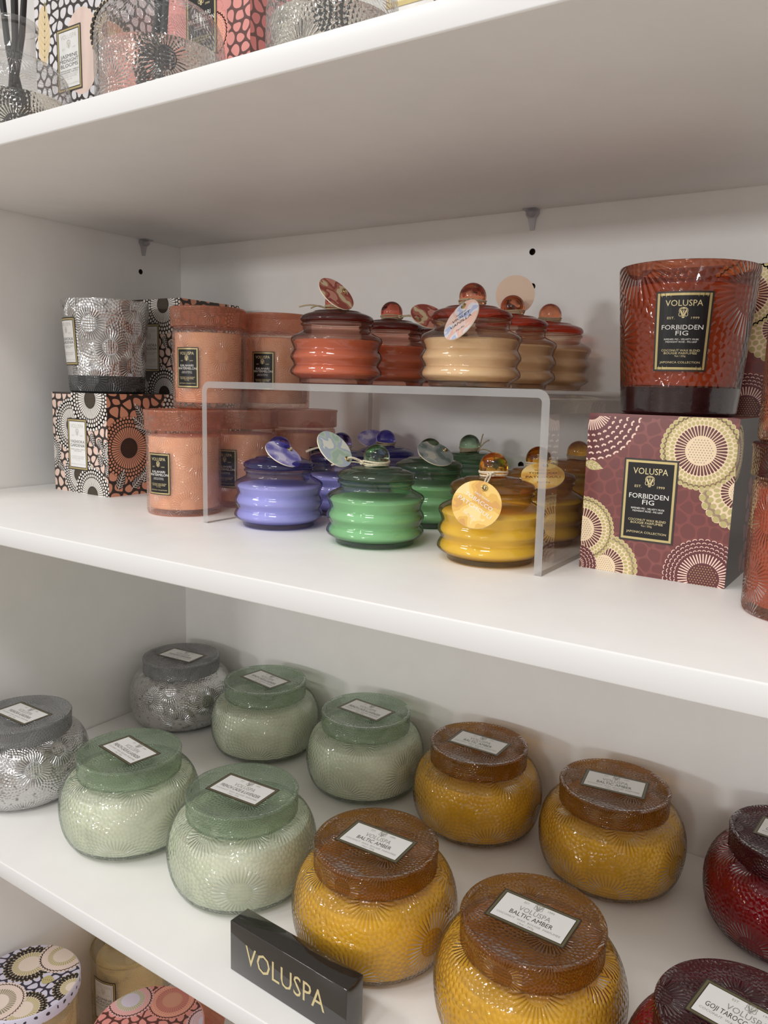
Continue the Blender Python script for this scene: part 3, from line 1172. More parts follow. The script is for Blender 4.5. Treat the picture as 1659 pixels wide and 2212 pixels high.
BOWL_TXT = {'silver': ('YASHIOKA GARDENIA', .66), 'green': ('FRENCH CADE & LAVENDER', .76), 'amber': ('BALTIC AMBER', .54), 'berry': ('GOJI TAROCCO ORANGE', .74)}


def make_bowl(key, x, y, deg, label, group):
    t_ = thing('candle_bowl', label, 'candle bowl', (x, y, Z3 + .0002), math.radians(deg), group)
    rot = Matrix.Rotation(random.uniform(0, 6.28), 4, 'Z')
    obj('glass_bowl', cached(('bowl', key), lambda: bowl_body_mesh(key)), t_, rot)
    if key != 'silver':
        obj('wax', cached(('bwax', key), lambda: bowl_wax_mesh(key)), t_)
    ld = obj('glass_lid', cached(('blid', key), lambda: bowl_lid_mesh(key)), t_)
    mf = lambda a, b, o: (a, b, .0771 + o)
    pm, lm = cached(('blab', key), lambda: label_meshes(.0523, .031, LID_SCHEME, lid_lines(*BOWL_TXT[key]), mf, 1, (0, .31, .22, 'ink_grey')))
    lo = obj('label', pm, t_)
    obj('lettering', lm, lo)
    return t_


GS, GG, GA, GR = 'silver glass candle bowls', 'green glass candle bowls', 'amber glass candle bowls', 'red glass candle bowls'
make_bowl('silver', .0652, -.2709, 0, 'silver glass candle bowl at the front by the left panel', GS)
make_bowl('silver', .0615, -.0640, 4.7, 'silver glass candle bowl in the back left corner', GS)
make_bowl('green', .1931, -.0620, -8.8, 'pale green candle bowl in the back row next to the silver bowl', GG)
make_bowl('green', .3301, -.0641, -4.8, 'pale green candle bowl in the back row next to an amber bowl', GG)
make_bowl('green', .2110, -.2610, -8.6, 'pale green candle bowl in the front row next to the silver bowl', GG)
make_bowl('green', .3392, -.2534, 2.6, 'pale green candle bowl in the front row just left behind the black sign', GG)
make_bowl('amber', .4669, -.2508, 1.5, 'amber candle bowl in the front row directly behind the black sign', GA)
make_bowl('amber', .4563, -.0630, -0.1, 'amber candle bowl in the back row next to a green bowl', GA)
make_bowl('amber', .5833, -.0652, 7.4, 'amber candle bowl in the back row next to a dark red bowl', GA)
make_bowl('amber', .5920, -.2628, -1.4, 'largest amber candle bowl, in front and cut by the bottom edge', GA)
make_bowl('berry', .7182, -.0647, -5.7, 'dark red candle bowl in the back row at the right edge', GR)
make_bowl('berry', .7151, -.2746, -10.8, 'dark red candle bowl in the bottom right corner', GR)

# ================================================================== WAVY LIDDED JARS
HONEY = {}


def honey(key, wax, tint, edge, lid, lid_edge, knob):
    HONEY[key] = dict(
        body=thin_glass(key + '_jar_glass', tint, edge, 0.015, None, 0, 0.04, None, 2.0),
        lid=thin_glass(key + '_jar_lid_glass', lid, lid_edge, 0.03, None, 0, 0.08, None, 2.0),
        knob=solid_glass(key + '_knob_glass', knob),
        wax=plain(key + '_jar_wax', wax, rough=0.5, mottle=0.10, scale=40, sss=0.2))


honey('lavender', (0.64, 0.64, 0.90, 1), L(222, 222, 246), L(64, 60, 140), L(128, 126, 206), L(58, 54, 144), (0.36, 0.34, 0.86, 1))
honey('green', (0.50, 0.80, 0.50, 1), L(212, 232, 214), L(56, 82, 58), L(160, 190, 162), L(64, 90, 66), (0.40, 0.58, 0.38, 1))
honey('yellow', (0.95, 0.76, 0.16, 1), L(248, 232, 172), L(120, 82, 28), L(230, 186, 112), L(130, 84, 32), (0.92, 0.46, 0.05, 1))
honey('red', (0.80, 0.34, 0.19, 1), L(238, 204, 190), L(100, 38, 36), L(156, 84, 76), L(68, 26, 26), (0.70, 0.16, 0.10, 1))
honey('vanilla', (0.95, 0.82, 0.60, 1), L(246, 232, 216), L(150, 100, 78), L(222, 130, 104), L(152, 56, 42), (0.86, 0.32, 0.17, 1))

HP_RAW = [(.0285, .0035), (.0305, .0048), (.0343, .0072), (.0349, .0095), (.0338, .0122), (.0324, .0143), (.0334, .0168), (.0350, .0197), (.0339, .0231), (.0325, .0256), (.0335, .0291), (.0348, .0322), (.0338, .0349), (.0298, .0372), (.0262, .0392), (.0257, .0412)]
HP = [(0, 0), (.0262, 0), (.0280, .0008)] + smooth_prof(HP_RAW, 4) + [(.0260, .0424), (.0273, .0432), (.0274, .0446), (.0262, .0453)]


def honey_body(key):
    mb = MB()
    mb.lathe(HP, 64)
    return mb.mesh('glass_jar', [HONEY[key]['body']], sharp=50)


def honey_wax(key):
    mb = MB()
    ins = [(r - .0021, z) for r, z in smooth_prof(HP_RAW, 3) if .0062 < z < .0318]
    pr = [(0, .0045), (ins[0][0] - .002, .0045)] + ins + [(ins[-1][0] - .0012, .0325), (0, .0322)]
    mb.lathe(pr, 56)
    return mb.mesh('wax', [HONEY[key]['wax']], sharp=50)


def honey_lid(key):
    mb = MB()
    pr = [(0, .0456), (.0262, .0456)] + smooth_prof([(.0262, .0456), (.0276, .0470), (.0275, .0488), (.0258, .0508), (.0215, .0525), (.0190, .0529)], 3) + \
         [(.0182, .0537), (.0172, .0542), (.0120, .0546), (.0072, .0549), (.0062, .0556), (.0062, .0562), (0, .0562)]
    mb.lathe(pr, 64)
    return mb.mesh('glass_lid', [HONEY[key]['lid']], sharp=50)


def honey_knob(key):
    mb = MB()
    mb.ball((0, 0, .0611), .0093, 36, 20)
    return mb.mesh('knob', [HONEY[key]['knob']])


def cord_mesh(end, tail, mkey):
    mb = MB()
    rnd = random.Random(str(end) + str(tail))
    for k in range(3):
        r_ = (.0084, .0089, .0092)[k]
        z_ = .0559 + .0012 * k
        ph = rnd.uniform(0, 6)
        mb.tube([(r_ * math.cos(a), r_ * math.sin(a), z_ + .0004 * math.sin(a * 2 + ph)) for a in [2 * PI * i / 28 for i in range(28)]], .00062, 6, closed=True)
    e = Vector(end) if end else None
    if e is not None:
        d = Vector((e.x, e.y, 0)).normalized() if Vector((e.x, e.y, 0)).length > 1e-5 else Vector((0, -1, 0))
        k0 = Vector((d.x * .0096, d.y * .0096, .0574))
        side = Vector((-d.y, d.x, 0))
        # knot
        for s, rr in ((1, .0016), (-1, .0014)):
            pts = [k0 + d * (rr * .8 * math.cos(a) + .0006) + side * (rr * 1.3 * math.sin(a)) + Vector((0, 0, .0011 * math.sin(2 * a) * s)) for a in [2 * PI * i / 16 for i in range(16)]]
            mb.tube(pts, .00068, 6, closed=True)
        # double strand to the eyelet
        for s in (-1, 1):
            pts = []
            for i in range(9):
                t = i / 8
                p = k0.lerp(e, t) + side * (.0012 * s * math.sin(PI * t)) + Vector((0, 0, .0016 * math.sin(PI * t) + .0004 * s)) + d * .0012 * math.sin(PI * t)
                pts.append(p)
            mb.tube(pts, .00055, 6)
    for tl in tail:
        pts = []
        dd = Vector((tl[0], tl[1], 0)).normalized()
        s0 = Vector((dd.x * .0092, dd.y * .0092, .0566))
        for i in range(8):
            t = i / 7
            pts.append(s0.lerp(Vector(tl), t) + Vector((0, 0, .0018 * math.sin(PI * t))))
        mb.tube(pts, .00058, 6)
    return mb.mesh('cord', [M[mkey]])


def tag_mesh(mat, R_=.0150, hole=.0011, hy=.0112, th=.0008):
    mb = MB()
    n = 48
    for z in (0, -th):
        for k in range(n):
            a = 2 * PI * k / n
            mb.v.append((R_ * math.cos(a), R_ * math.sin(a), z))
        for k in range(n):
            a = 2 * PI * k / n
            mb.v.append((hole * math.cos(a), hy + hole * math.sin(a), z))
    for k in range(n):
        k2 = (k + 1) % n
        mb.face((k, k2, n + k2, n + k), 0)
        mb.face((2 * n + k2, 2 * n + k, 3 * n + k, 3 * n + k2), 1)
        mb.face((k2, k, 2 * n + k, 2 * n + k2), 1)
        mb.face((n + k, n + k2, 3 * n + k2, 3 * n + k), 1)
    return mb.mesh('hang_tag', [mat, M['tag_edge']], smooth=False)


def eyelet_mesh(hy=.0112):
    mb = MB()
    n, m_ = 20, 8
    for i in range(n):
        a = 2 * PI * i / n
        for j in range(m_):
            b_ = 2 * PI * j / m_
            r_ = .0016 + .0005 * math.cos(b_)
            mb.v.append((r_ * math.cos(a), hy + r_ * math.sin(a), .0003 + .0005 * math.sin(b_)))
    for i in range(n):
        for j in range(m_):
            mb.face((i * m_ + j, ((i + 1) % n) * m_ + j, ((i + 1) % n) * m_ + (j + 1) % m_, i * m_ + (j + 1) % m_))
    return mb.mesh('eyelet', [M['brass']])


M['tag_edge'] = plain('cream_tag_card', L(236, 224, 202), rough=0.6)
M['tag_plain'] = plain('plain_cream_tag_card', L(232, 206, 184), rough=0.6)
M['tag_lav'] = camo('lavender_tag_print', (L(108, 104, 176), L(138, 134, 196), L(170, 166, 214), L(206, 204, 232)))
M['tag_grn'] = camo('green_tag_print', (L(168, 194, 178), L(190, 208, 192), L(178, 192, 208), L(226, 230, 218)))
M['tag_grn_b'] = camo('grey_green_tag_print', (L(110, 128, 124), L(146, 158, 156), L(164, 174, 172), L(200, 202, 192)))
M['tag_yel'] = camo('ochre_tag_print', (L(214, 160, 84), L(226, 178, 84), L(238, 200, 112), L(246, 216, 150)))
M['tag_red'] = camo('brick_tag_print', (L(222, 206, 168), L(190, 122, 104), L(158, 76, 66), L(214, 152, 136)))
M['tag_van'] = camo('pastel_tag_print', (L(186, 196, 228), L(226, 226, 232), L(238, 196, 182), L(240, 214, 204)))

TAGS = {   # centre (from the jar's base centre), normal, direction of the eyelet
    'lav1': ((0.0130, -0.0099, 0.0580), (0.582, -0.040, 0.812), (-0.247, 0.943, 0.224)),
    'grn1': ((-0.0222, -0.0195, 0.0668), (0.785, -0.062, 0.617), (0.550, 0.528, -0.647)),
    'yel1': ((0.0082, -0.0392, 0.0417), (0.395, -0.836, 0.382), (0.193, 0.481, 0.855)),
    'grn2': ((0.0120, -0.0116, 0.0595), (0.499, -0.282, 0.820), (0.232, 0.955, 0.187)),
    'yel2': ((0.0148, -0.0275, 0.0525), (0.182, -0.477, 0.860), (-0.197, 0.839, 0.508)),
    'red1': ((0.0096, -0.0141, 0.0655), (0.764, -0.133, 0.632), (-0.039, 0.967, 0.251)),
    'van1': ((0.0106, -0.0361, 0.0427), (-0.386, -0.779, 0.494), (-0.157, 0.583, 0.797)),
    'van2': ((-0.0051, 0.0153, 0.0726), (0.394, -0.912, 0.111), (-0.142, -0.179, -0.974)),
    'lav3': ((-0.0169, 0.0034, 0.0613), (0.318, -0.378, 0.869), (0.948, 0.128, -0.291)),
    'red2': ((0.0320, 0.0063, 0.0583), (0.550, -0.428, 0.717), (-0.286, -0.903, -0.320)),
}
TAG_TXT = {'yel': ('TOBACCO', 'PATCHOULI', 'ink_white'), 'yel_d': ('TOBACCO', 'PATCHOULI', 'brown'), 'van': ('VIOLET', 'VANILLA', 'ink_dark')}


def tag_lettering(which, rot):
    a_, b_, col = TAG_TXT[which]
    mb = MB()
    mf = lambda x, y, o: (x, y, .00012 + o)
    for s, cx, cy, cap, wd in (('PADDYWAX', 0, .0058, .0012, .0105), (a_, 0, .0024, .0024, .0195), (b_, 0, -.0020, .0024, .0235), ('3 oz | 85 g', 0, -.0080, .0015, .0085)):
        if which.startswith('van'):
            wd *= .8
        put_text(mb, mf, s, cx, cy, cap, wd, 0, 0, rot)
    return mb.mesh('lettering', [M[col]], smooth=False, recalc=False)


def make_honey(key, x, y, z, label, group, tagk=None, tmat=None, txt=None, txt_rot=0.0, tails=(), cord=True, cordm='cord'):
    t_ = thing('candle_jar', label, 'candle jar', (x, y, z + .0002), 0, group)
    obj('glass_jar', cached(('hb', key), lambda: honey_body(key)), t_)
    obj('wax', cached(('hw', key), lambda: honey_wax(key)), t_)
    ld = obj('glass_lid', cached(('hl', key), lambda: honey_lid(key)), t_)
    obj('knob', cached(('hk', key), lambda: honey_knob(key)), ld)
    end = None
    if tagk:
        c, n_, e_ = TAGS[tagk]
        zz = Vector(n_).normalized()
        yy = Vector(e_)
        yy = (yy - zz * yy.dot(zz)).normalized()
        xx = yy.cross(zz)
        m_ = Matrix((xx, yy, zz)).transposed().to_4x4()
        m_.translation = Vector(c)
        tg = obj('hang_tag', cached(('tag', tmat), lambda: tag_mesh(M[tmat])), t_, m_)
        obj('eyelet', cached('eye', eyelet_mesh), tg)
        if txt:
            obj('lettering', tag_lettering(txt, txt_rot), tg)
        end = tuple(m_ @ Vector((0, .0112, .0008)))
    if cord:
        obj('cord', cord_mesh(end, tails, cordm), t_)
    return t_


HL, HG, HY, HR, HV = ('lavender wavy glass candle jars', 'green wavy glass candle jars', 'yellow wavy glass candle jars', 'red wavy glass candle jars', 'cream wavy glass candle jars')
make_honey('lavender', .3444, -.2165, 0, 'lavender wavy candle jar at the front under the riser, purple tag on its knob', HL, 'lav1', 'tag_lav')
make_honey('lavender', .3413, -.1300, 0, 'lavender wavy candle jar, middle of its row under the riser, behind a green tag', HL, tails=((-.030, -.012, .0525), (-.028, -.014, .0518)))
make_honey('lavender', .3404, -.0566, 0, 'lavender wavy candle jar at the back under the riser, a dusky tag behind its knob', HL, 'lav3', 'tag_lav', cordm='cord_shade')
make_honey('green', .4432, -.2265, 0, 'green wavy candle jar at the front under the riser, pale tag sticking out left', HG, 'grn1', 'tag_grn', tails=((-.028, -.016, .0545),))
make_honey('green', .4316, -.1305, 0, 'green wavy candle jar second from the front under the riser, grey green tag', HG, 'grn2', 'tag_grn_b')
make_honey('green', .4280, -.0521, 0, 'green wavy candle jar at the back under the riser, cord ends sticking up', HG, tails=((.012, .002, .0715), (.020, -.002, .0665), (.024, -.004, .0560)), cordm='cord_shade')
make_honey('yellow', .5330, -.2245, 0, 'yellow wavy candle jar at the front under the riser, round ochre tag facing forward', HY, 'yel1', 'tag_yel', 'yel', -0.17)
make_honey('yellow', .5311, -.1437, 0, 'yellow wavy candle jar second from the front, its ochre tag behind the riser leg', HY, 'yel2', 'tag_yel', 'yel_d', 0.2, tails=((.016, -.006, .0600),))
make_honey('yellow', .5285, -.0500, 0, 'yellow wavy candle jar at the back under the riser, beside the maroon carton', HY, cordm='cord_shade')
make_honey('red', .3861, -.1991, RZ, 'brick red wavy candle jar at the front left on the riser, tag over its knob', HR, 'red1', 'tag_red', tails=((-.024, -.016, .0570), (-.016, -.012, .0560)), cordm='cord_shade')
make_honey('red', .3818, -.1164, RZ, 'brick red wavy candle jar in the middle of its row on the riser, knob showing', HR, 'red2', 'tag_red', cordm='cord_shade')
make_honey('red', .3865, -.0440, RZ, 'brick red wavy candle jar at the back of the riser, mostly hidden by cream jar', HR, cordm='cord_shade')
make_honey('vanilla', .4974, -.1945, RZ, 'cream wavy candle jar at the front of the riser, pastel tag hanging from its cord', HV, 'van1', 'tag_van', 'van', 0.16, cordm='cord_shade')
make_honey('vanilla', .4947, -.1224, RZ, 'cream wavy candle jar mid-row on the riser, plain round tag behind its knob', HV, 'van2', 'tag_plain', cordm='cord_shade')
make_honey('vanilla', .4998, -.0583, RZ, 'cream wavy candle jar at the back right of the riser', HV, cordm='cord_shade')

# ================================================================== STRAIGHT LIDDED JARS
STR = {}


def straight(key, tint, edge, wax, relief=0.18):
    mid = tuple((a_ + b_) / 2 for a_, b_ in zip(tint, edge))
    STR[key] = dict(
        body=thin_glass(key + '_straight_jar_glass', tint, edge, 0.06, ('uv', 30.0), 0.0007, 0.10, None, 2.6, relief),
        lid=thin_glass(key + '_straight_lid_glass', mid, edge, 0.08, ('uv', 34.0), 0.0003, 0.34, edge, 2.0, 0.03),
        wax=plain(key + '_straight_jar_wax', wax, rough=0.55, mottle=0.08, scale=50, sss=0.2))


straight('coral', L(251, 236, 226), L(218, 146, 114), (0.93, 0.60, 0.39, 1), 0.10)
straight('russet', L(226, 168, 134), L(92, 46, 40), (0.72, 0.28, 0.13, 1), 0.2)


def straight_meshes(key):
    g = STR[key]
    mb = MB()
    mb.lathe([(0, 0), (.0290, 0), (.0306, .0008), (.0312, .003), (.0313, .066), (.0308, .0682), (.0296, .0690), (.0296, .0705)], 64)
    body = mb.mesh('glass_jar', [g['body']], sharp=50)
    mb = MB()
    mb.lathe([(0, .0052), (.0280, .0052), (.0289, .0062), (.0290, .0648), (.028, .0655), (0, .0652)], 56)
    wax = mb.mesh('wax', [g['wax']], sharp=50)
    mb = MB()
    mb.lathe([(0, .0706), (.0322, .0706), (.0327, .0712), (.0327, .0845), (.0334, .0855), (.0334, .0866), (.0326, .0873), (.0310, .0874), (.0302, .0868), (0, .0868)], 64)
    lid = mb.mesh('glass_lid', [g['lid']], sharp=50)
    return body, wax, lid


def wrap(R_, az, zc):
    def f(x, y, o):
        a = az + x / R_
        return ((R_ + o) * math.cos(a), (R_ + o) * math.sin(a), zc + y)
    return f


def make_straight(key, x, y, z, label, group, az=None, lines=KAL_LINES):
    t_ = thing('candle_jar', label, 'candle jar', (x, y, z + .0002), 0, group)
    body, wax, lid = cached(('str', key), lambda: straight_meshes(key))
    obj('glass_jar', body, t_)
    obj('wax', wax, t_)
    obj('glass_lid', lid, t_)
    if az is not None:
        pm, lm = label_meshes(.0225, .0345, BLACK_LABEL, lines, wrap(.03145, az, .0350), 10, EMB_G)
        lo = obj('label', pm, t_)
        obj('lettering', lm, lo)
    return t_


GC = 'peach glass candle jars with black labels'
HJ = .0874
make_straight('coral', .2408, -.2198, 0, 'peach candle jar standing at the front of the bottom tier, by the riser leg', GC, math.radians(-84))
make_straight('coral', .2438, -.1510, 0, 'peach candle jar in the middle of the bottom tier, its label half hidden', GC, math.radians(-77))
make_straight('coral', .2585, -.0800, 0, 'peach candle jar at the rear of the bottom tier, seen through the riser', GC, math.radians(-20))
make_straight('coral', .2267, -.1766, HJ + .0003, 'peach candle jar on the upper tier at the front, black label in full view', GC, math.radians(-80))
make_straight('coral', .2460, -.1060, HJ + .0003, 'peach candle jar on the upper tier at the rear, beside the brick red jar', GC, math.radians(-74))
GX = 'russet glass candle jars at the right edge'
make_straight('russet', .7199, -.2397, 0, 'russet embossed candle jar standing on the shelf at the right edge', GX)
make_straight('russet', .7199, -.2397, HJ + .0003, 'russet embossed candle jar stacked on another one at the right edge', GX)

# ================================================================== TAPERED GLASSES
M['fig_glass'] = thin_glass('russet_tumbler_glass', L(234, 176, 146), L(70, 34, 30), 0.08, ('uv', 14.5), 0.0008, 0.10, L(150, 76, 50), 1.8, 0.2)
M['fig_base'] = plain('dark_russet_glass_base', L(44, 22, 24), rough=0.12, mottle=0.4, scale=200, bump=0.0006, coat=0.6)
M['fig_wax'] = plain('fig_wax', (0.64, 0.29, 0.14, 1), rough=0.5, mottle=0.3, scale=25, sss=0.2)
M['smoke_base'] = thin_glass('grey_glass_base', L(150, 154, 154), L(92, 94, 96), 0.1, ('uv', 24.0), 0.0008, 0.45, L(112, 114, 116), 2.0, 0.4)


def make_tumbler(name_label, x, y, z, rb, rt, h, kind, az, lines, scheme, emb):
    t_ = thing('candle_glass', name_label, 'candle glass', (x, y, z + .0004), 0)
    zb = 0.0165
    rr = lambda q: rb + (rt - rb) * q / h
    mb = MB()
    mb.lathe([(0, 0), (rb - .002, 0), (rb, .0015), (rr(zb * .6), zb * .6), (rr(zb), zb)], 72, rref=rt)
    obj('glass_base', mb.mesh('glass_base', [M['fig_base' if kind == 'fig' else 'smoke_base']]), t_)
    mb = MB()
    pr = [(rr(zb), zb)] + [(rr(zb + (h - zb - .0012) * i / 8), zb + (h - zb - .0012) * i / 8) for i in range(1, 9)] + [(rt - .0004, h), (rt - .0016, h), (rt - .0022, h - .001)]
    if kind == 'fig':
        pr += [(rr(h * .86) - .0024, h * .86)]
    else:
        pr += [(rr(h * .8) - .0024, h * .8), (0, h * .8)]
    mb.lathe(pr, 72, rref=rt)
    obj('glass_wall', mb.mesh('glass_wall', [M['fig_glass' if kind == 'fig' else 'mercury']]), t_)
    if kind == 'fig':
        mb = MB()
        mb.lathe([(0, zb + .001), (rr(zb) - .0032, zb + .001), (rr(h * .87) - .0030, h * .87), (0, h * .865)], 56)
        obj('wax', mb.mesh('wax', [M['fig_wax']]), t_)
    tilt = math.atan2(rt - rb, h)
    zc = h * .545
    Rm = rr(zc)

    def mf(px, py, o):
        a_ = az + px / Rm
        R_ = rr(zc + py) + o
        return (R_ * math.cos(a_), R_ * math.sin(a_), zc + py)
    pm, lm = label_meshes(.0312, .0455, scheme, lines, mf, 12, emb)
    lo = obj('label', pm, t_)
    obj('lettering', lm, lo)
    return t_


make_tumbler('silvered tapered candle glass standing on a blush and black carton', .0760, -.1690, BH, .0358, .0420, .0890, 'silver', math.radians(-104), YAS_LINES, WHITE_LABEL, EMB_P)
make_tumbler('large russet tapered candle glass with a black label on the maroon carton', .6308, -.1650, BH, .0346, .0412, .0890, 'fig', math.radians(-79), FIG_LINES, BLACK_LABEL, EMB_G)

# ================================================================== NAME BLOCK
def make_sign():
    t_ = thing('name_block', 'black glossy acrylic name block with gold capital letters on the lower shelf', 'sign', (0.4033, -0.3335, Z3 + .0001), math.atan2(-0.0053, 0.1023))
    obj('block', box_mesh('block', (0, 0, 0), (.1024, .0165, .0370), [M['sign']], 0.0005, 2), t_)
    mb = MB()
    mf = lambda x, y, o: (x, -o - .00015, y)
    put_text(mb, mf, 'VOLUSPA', .0500, .0190, .0142, .0700, 0, 0)
    obj('lettering', mb.mesh('lettering', [M['gold_pale']], smooth=False, recalc=False), t_)


make_sign()

# ================================================================== TOP SHELF: DIFFUSERS
M['bottle_glass'] = thin_glass('clear_embossed_glass', (0.95, 0.95, 0.94, 1), (0.55, 0.56, 0.56, 1), 0.05, ('uv', 22.0), 0.0010, 0.06, (0.8, 0.8, 0.8, 1), 2.0, 0.10)
M['bottle_neck'] = thin_glass('clear_glass_neck', (0.97, 0.97, 0.96, 1), (0.5, 0.5, 0.5, 1), 0.03, None, 0, 0.06, None, 2.0)
M['fragrance'] = solid_glass('pale_fragrance_oil', (0.97, 0.94, 0.84, 1), 0.0, ('uv', 24.0, 0.0006), 1.36)


def bottle_profile(R_):
    return [(0, 0), (R_ - .004, 0), (R_ - .001, .0012), (R_, .004)] + smooth_prof([(R_, .004), (R_, .030), (R_ * .985, .048), (R_ * .90, .060), (R_ * .70, .0675), (R_ * .46, .0715), (.0168, .0740)], 4) + \
        [(.0158, .077), (.0158, .0935), (.0185, .0945), (.0188, .0975), (.0178, .0990), (0, .0990)]


def make_bottle(label, x, y, R_, seed):
    t_ = thing('diffuser_bottle', label, 'diffuser bottle', (x, y, Z1T + .0002), seed * 1.1, 'clear embossed diffuser bottles')
    mb = MB()
    pr = bottle_profile(R_)
    k = next(i for i, p in enumerate(pr) if p[1] >= .074)
    mb.lathe(pr, 72, 0, rref=R_)
    me = mb.mesh('glass_bottle', [M['bottle_glass'], M['bottle_neck']], sharp=50)
    for p in me.polygons:
        if p.center.z > .0735:
            p.material_index = 1
    obj('glass_bottle', me, t_)
    mb = MB()
    mb.lathe([(0, .0035), (R_ - .005, .0035), (R_ - .0030, .0055), (R_ - .0028, .0390), (R_ - .0032, .0395), (0, .0392)], 64, 0, rref=R_)
    obj('fragrance_oil', mb.mesh('fragrance_oil', [M['fragrance']], sharp=50), t_)
    return t_


make_bottle('clear embossed diffuser bottle at the left edge of the top shelf', .1350, -.2930, .0425, 1)
make_bottle('clear embossed diffuser bottle between the white and pink cartons on the top shelf', .3070, -.2960, .0430, 2)
make_bottle('clear embossed diffuser bottle right of the pink carton on the top shelf', .4365, -.2760, .0405, 3)


def make_reeds(x, y, ends, group, where):
    words_ = ['leaning far left', 'leaning left', 'nearly upright', 'leaning right', 'leaning far right', 'leaning to the back']
    for i, (ex, ey, sx, sy) in enumerate(ends):
        mb = MB()
        mb.tube([(sx, sy, .0045), (ex * .45, ey * .45, .088), (ex, ey, .165), (ex * 1.5, ey * 1.5, .235)], .0023, 10)
        o = obj('reed', mb.mesh('reed', [M['reed']]))
        o.location = (x, y, Z1T)
        tag(o, 'black diffuser reed ' + words_[i] + ' in the ' + where, 'reed', group)


make_reeds(.1350, -.2930, [(-.022, .002, .012, 0), (-.012, -.004, .010, .008), (.001, .002, -.003, -.008), (.010, -.002, -.012, .003), (.024, .001, -.016, -.002)], 'reeds in the left bottle', 'left bottle')
make_reeds(.3070, -.2960, [(-.016, .003, .016, 0), (-.006, -.003, .004, .010), (.003, .005, -.006, -.012), (.010, -.003, -.014, .004), (.006, .008, .012, -.012)], 'reeds in the middle bottle', 'middle bottle')
make_reeds(.4365, -.2760, [(-.014, .003, .015, 0), (-.004, -.003, .002, .012), (.004, .005, -.008, -.010), (.012, -.003, -.014, .002)], 'reeds in the right bottle', 'right bottle')

# ================================================================== LOWEST SHELF: PATTERNED LIDS
M['gold_glass'] = thin_glass('champagne_glass', L(248, 240, 214), L(184, 164, 116), 0.12, ('uv', 30.0), 0.0006, 0.22, None, 2.2, 0.15)
M['champagne_wax'] = plain('champagne_wax', L(240, 224, 180), rough=0.5, mottle=0.1, scale=50)
M['lilac'] = plain('lilac_print', L(210, 206, 224), rough=0.4)
M['blue_black'] = plain('blue_black_print', L(48, 44, 58), rough=0.4)
M['petal_cream'] = plain('petal_cream_print', L(232, 216, 204), rough=0.4)
M['rose_pale'] = plain('pale_rose_print', L(224, 170, 166), rough=0.4)


def lid_disc(R_):
    return [(R_ * math.cos(2 * PI * k / 48), R_ * math.sin(2 * PI * k / 48)) for k in range(48)]


def lid_print(kind, R_):
    p = Print(lid_disc(R_))
    if kind == 'jasmine':
        p.disc(0, 0, R_, 'blue_black', 0, 48)
        dark_ = dict(rows=2, osz=0.95)
        p.pebbles(-R_, -R_, R_, R_, .0098, 'lilac', 1, .80, 41)
        k = dict(rows=3)
        p.sun(-.018, .016, .0105, .0170, .0255, 'petal_cream', 'olive', 'ink_dark', 'tan', layer=3, nray=40, halo='tan', **dark_)
        p.sun(.000, .044, .0100, .0160, .0260, 'petal_cream', 'olive', 'petal_pink', 'tan', layer=10, nray=40, halo='petal_cream', **k)
        p.sun(.046, .022, .0060, .0115, .0190, 'petal_cream', 'olive', 'ink_dark', 'tan', layer=3, nray=34, halo='tan', **dark_)
        p.sun(.032, -.024, .0095, .0160, .0230, 'petal_cream', 'olive', 'ink_dark', 'tan', layer=3, nray=40, halo='tan', **dark_)
        p.sun(.004, -.034, .0110, .0185, .0275, 'petal_cream', 'olive_dot', 'petal_pink', 'petal_cream', layer=10, nray=44, halo='petal_cream', **k)
        p.leaf(.012, .010, .014, .012, .5, 'olive', 'gold_pale', 18, 5)
    else:
        p.disc(0, 0, R_, 'brown', 0, 48)
        p.pebbles(-R_, -R_, R_, R_, .0098, 'rose', 1, .80, 43)
        k = dict(rows=3)
        p.sun(-.006, .036, .0095, .0165, .0250, 'peach', 'rose_deep', 'rose', 'rose_pale', layer=3, nray=42, halo='peach_line', **k)
        p.sun(-.040, .012, .0085, .0140, .0230, 'lilac', 'olive', 'rose_pale', 'rose_pale', layer=10, nray=38, halo='rose_pale', **k)
        p.sun(.028, -.010, .0080, .0150, .0250, 'olive', 'ink_dark', 'rose_pale', 'tan', layer=10, nray=40, halo='rose_pale', **k)
        p.sun(.040, .036, .006, .010, .018, 'lilac', 'rose_pale', 'rose_pale', 'rose_pale', layer=3, nray=34, halo='lilac', **k)
    return p


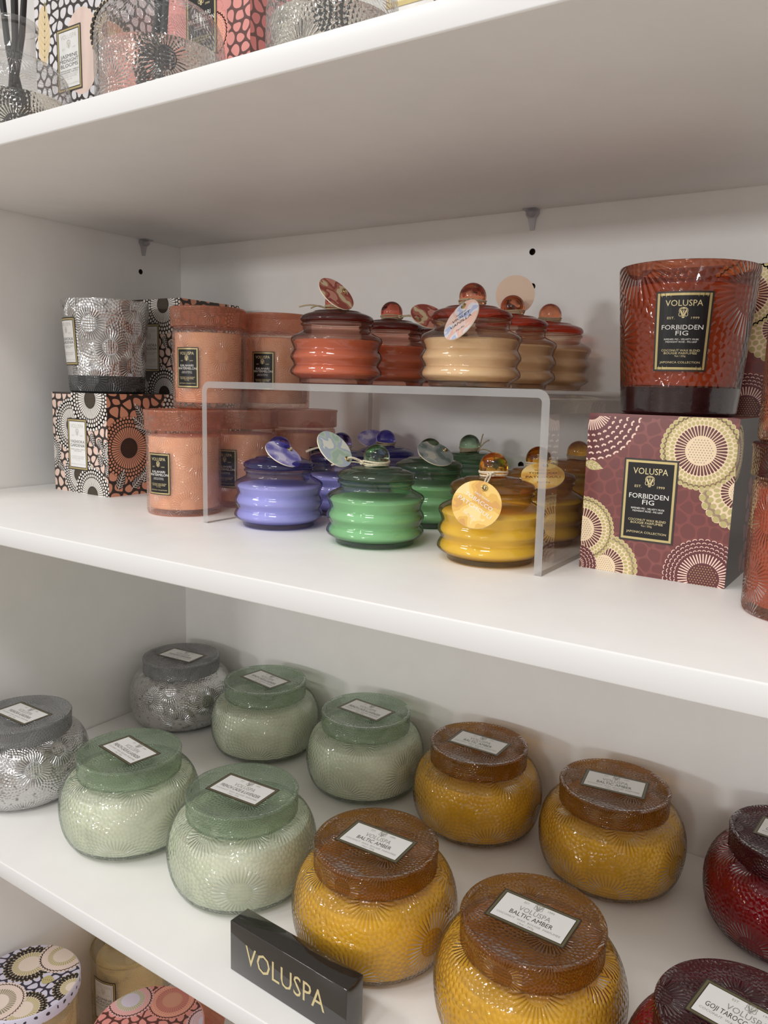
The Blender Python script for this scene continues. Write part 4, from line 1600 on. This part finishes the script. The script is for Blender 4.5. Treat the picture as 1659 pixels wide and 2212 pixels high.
def make_tall(label, x, y, kind, h, R_):
    t_ = thing('lidded_candle_jar', label, 'candle jar', (x, y, Z4 + .0002), 0)
    mb = MB()
    rb = R_ - .003
    mb.lathe([(0, 0), (rb - .003, 0), (rb, .002), (rb, h - .014)], 64)
    obj('glass_jar', mb.mesh('glass_jar', [M['gold_glass'] if kind == 'jasmine' else STR['coral']['body']]), t_)
    mb = MB()
    mb.lathe([(0, .006), (rb - .004, .006), (rb - .003, h - .03), (0, h - .03)], 48)
    obj('wax', mb.mesh('wax', [M['champagne_wax'] if kind == 'jasmine' else STR['coral']['wax']]), t_)
    mb = MB()
    mb.lathe([(0, h - .013), (R_ - .001, h - .013), (R_, h - .0125), (R_, h - .001), (R_ - .001, h), (0, h)], 64)
    ld = obj('tin_lid', mb.mesh('tin_lid', [M['lilac' if kind == 'jasmine' else 'rose']], sharp=50), t_)
    mf = lambda a_, b_, o: (a_, b_, h + o)
    obj('lid_print', lid_print(kind, R_ - .0012).mesh('lid_print', mf), ld)
    # printed band round the lid's side
    pb = Print([(0, -.0055), (2 * PI * R_, -.0055), (2 * PI * R_, .0055), (0, .0055)])
    pb.pebbles(0, -.006, 2 * PI * R_, .006, .0098, 'blue_black' if kind == 'jasmine' else 'brown', 1, .34, 47)
    sm_ = pb.mesh('lid_side_print', wrap(R_, 0, h - .0067), .00002)
    obj('lid_side_print', sm_, ld)
    return t_


make_tall('champagne glass jar with a lilac and black flowered round lid on the lowest shelf', .0575, -.2770, 'jasmine', .196, .0530)
make_tall('peach glass jar with a pink flowered round lid on the lowest shelf', .2070, -.2450, 'kalahari', .196, .0530)


def make_big_jar():
    t_ = thing('embossed_jar', 'large champagne embossed glass jar with a white label at the back of the lowest shelf', 'candle jar', (.0475, -.1400, Z4 + .0002), 0)
    R_ = .0440
    mb = MB()
    mb.lathe([(0, 0), (R_ - .004, 0), (R_, .003)] + smooth_prof([(R_, .003), (R_, .134), (R_ * .97, .145), (R_ * .84, .154), (R_ * .66, .158)], 4) + [(R_ * .64, .160), (R_ * .64, .168)], 64)
    obj('glass_jar', mb.mesh('glass_jar', [M['gold_glass']], sharp=50), t_)
    mb = MB()
    mb.lathe([(0, .008), (R_ - .0075, .008), (R_ - .0065, .133), (R_ * .7, .141), (0, .141)], 48)
    obj('wax', mb.mesh('wax', [M['champagne_wax']]), t_)
    mb = MB()
    mb.lathe([(0, .1682), (R_ * .70, .1682), (R_ * .72, .1695), (R_ * .72, .179), (R_ * .70, .1805), (0, .1805)], 56)
    obj('metal_lid', mb.mesh('metal_lid', [M['mercury_lid2']], sharp=50), t_)
    pm, lm = label_meshes(.0325, .0535, WHITE_LABEL, JAS_LINES, wrap(R_ + .0002, math.radians(-80), .103), 10, EMB_P)
    lo = obj('label', pm, t_)
    obj('lettering', lm, lo)


M['mercury_lid2'] = plain('patterned_pale_metal', L(196, 190, 180), rough=0.3, metal=0.5, mottle=0.3, scale=220)
make_big_jar()
make_straight('coral', .1480, -.1300, Z4, 'peach candle jar at the back of the lowest shelf beyond the pink lid', 'peach jar on the lowest shelf')
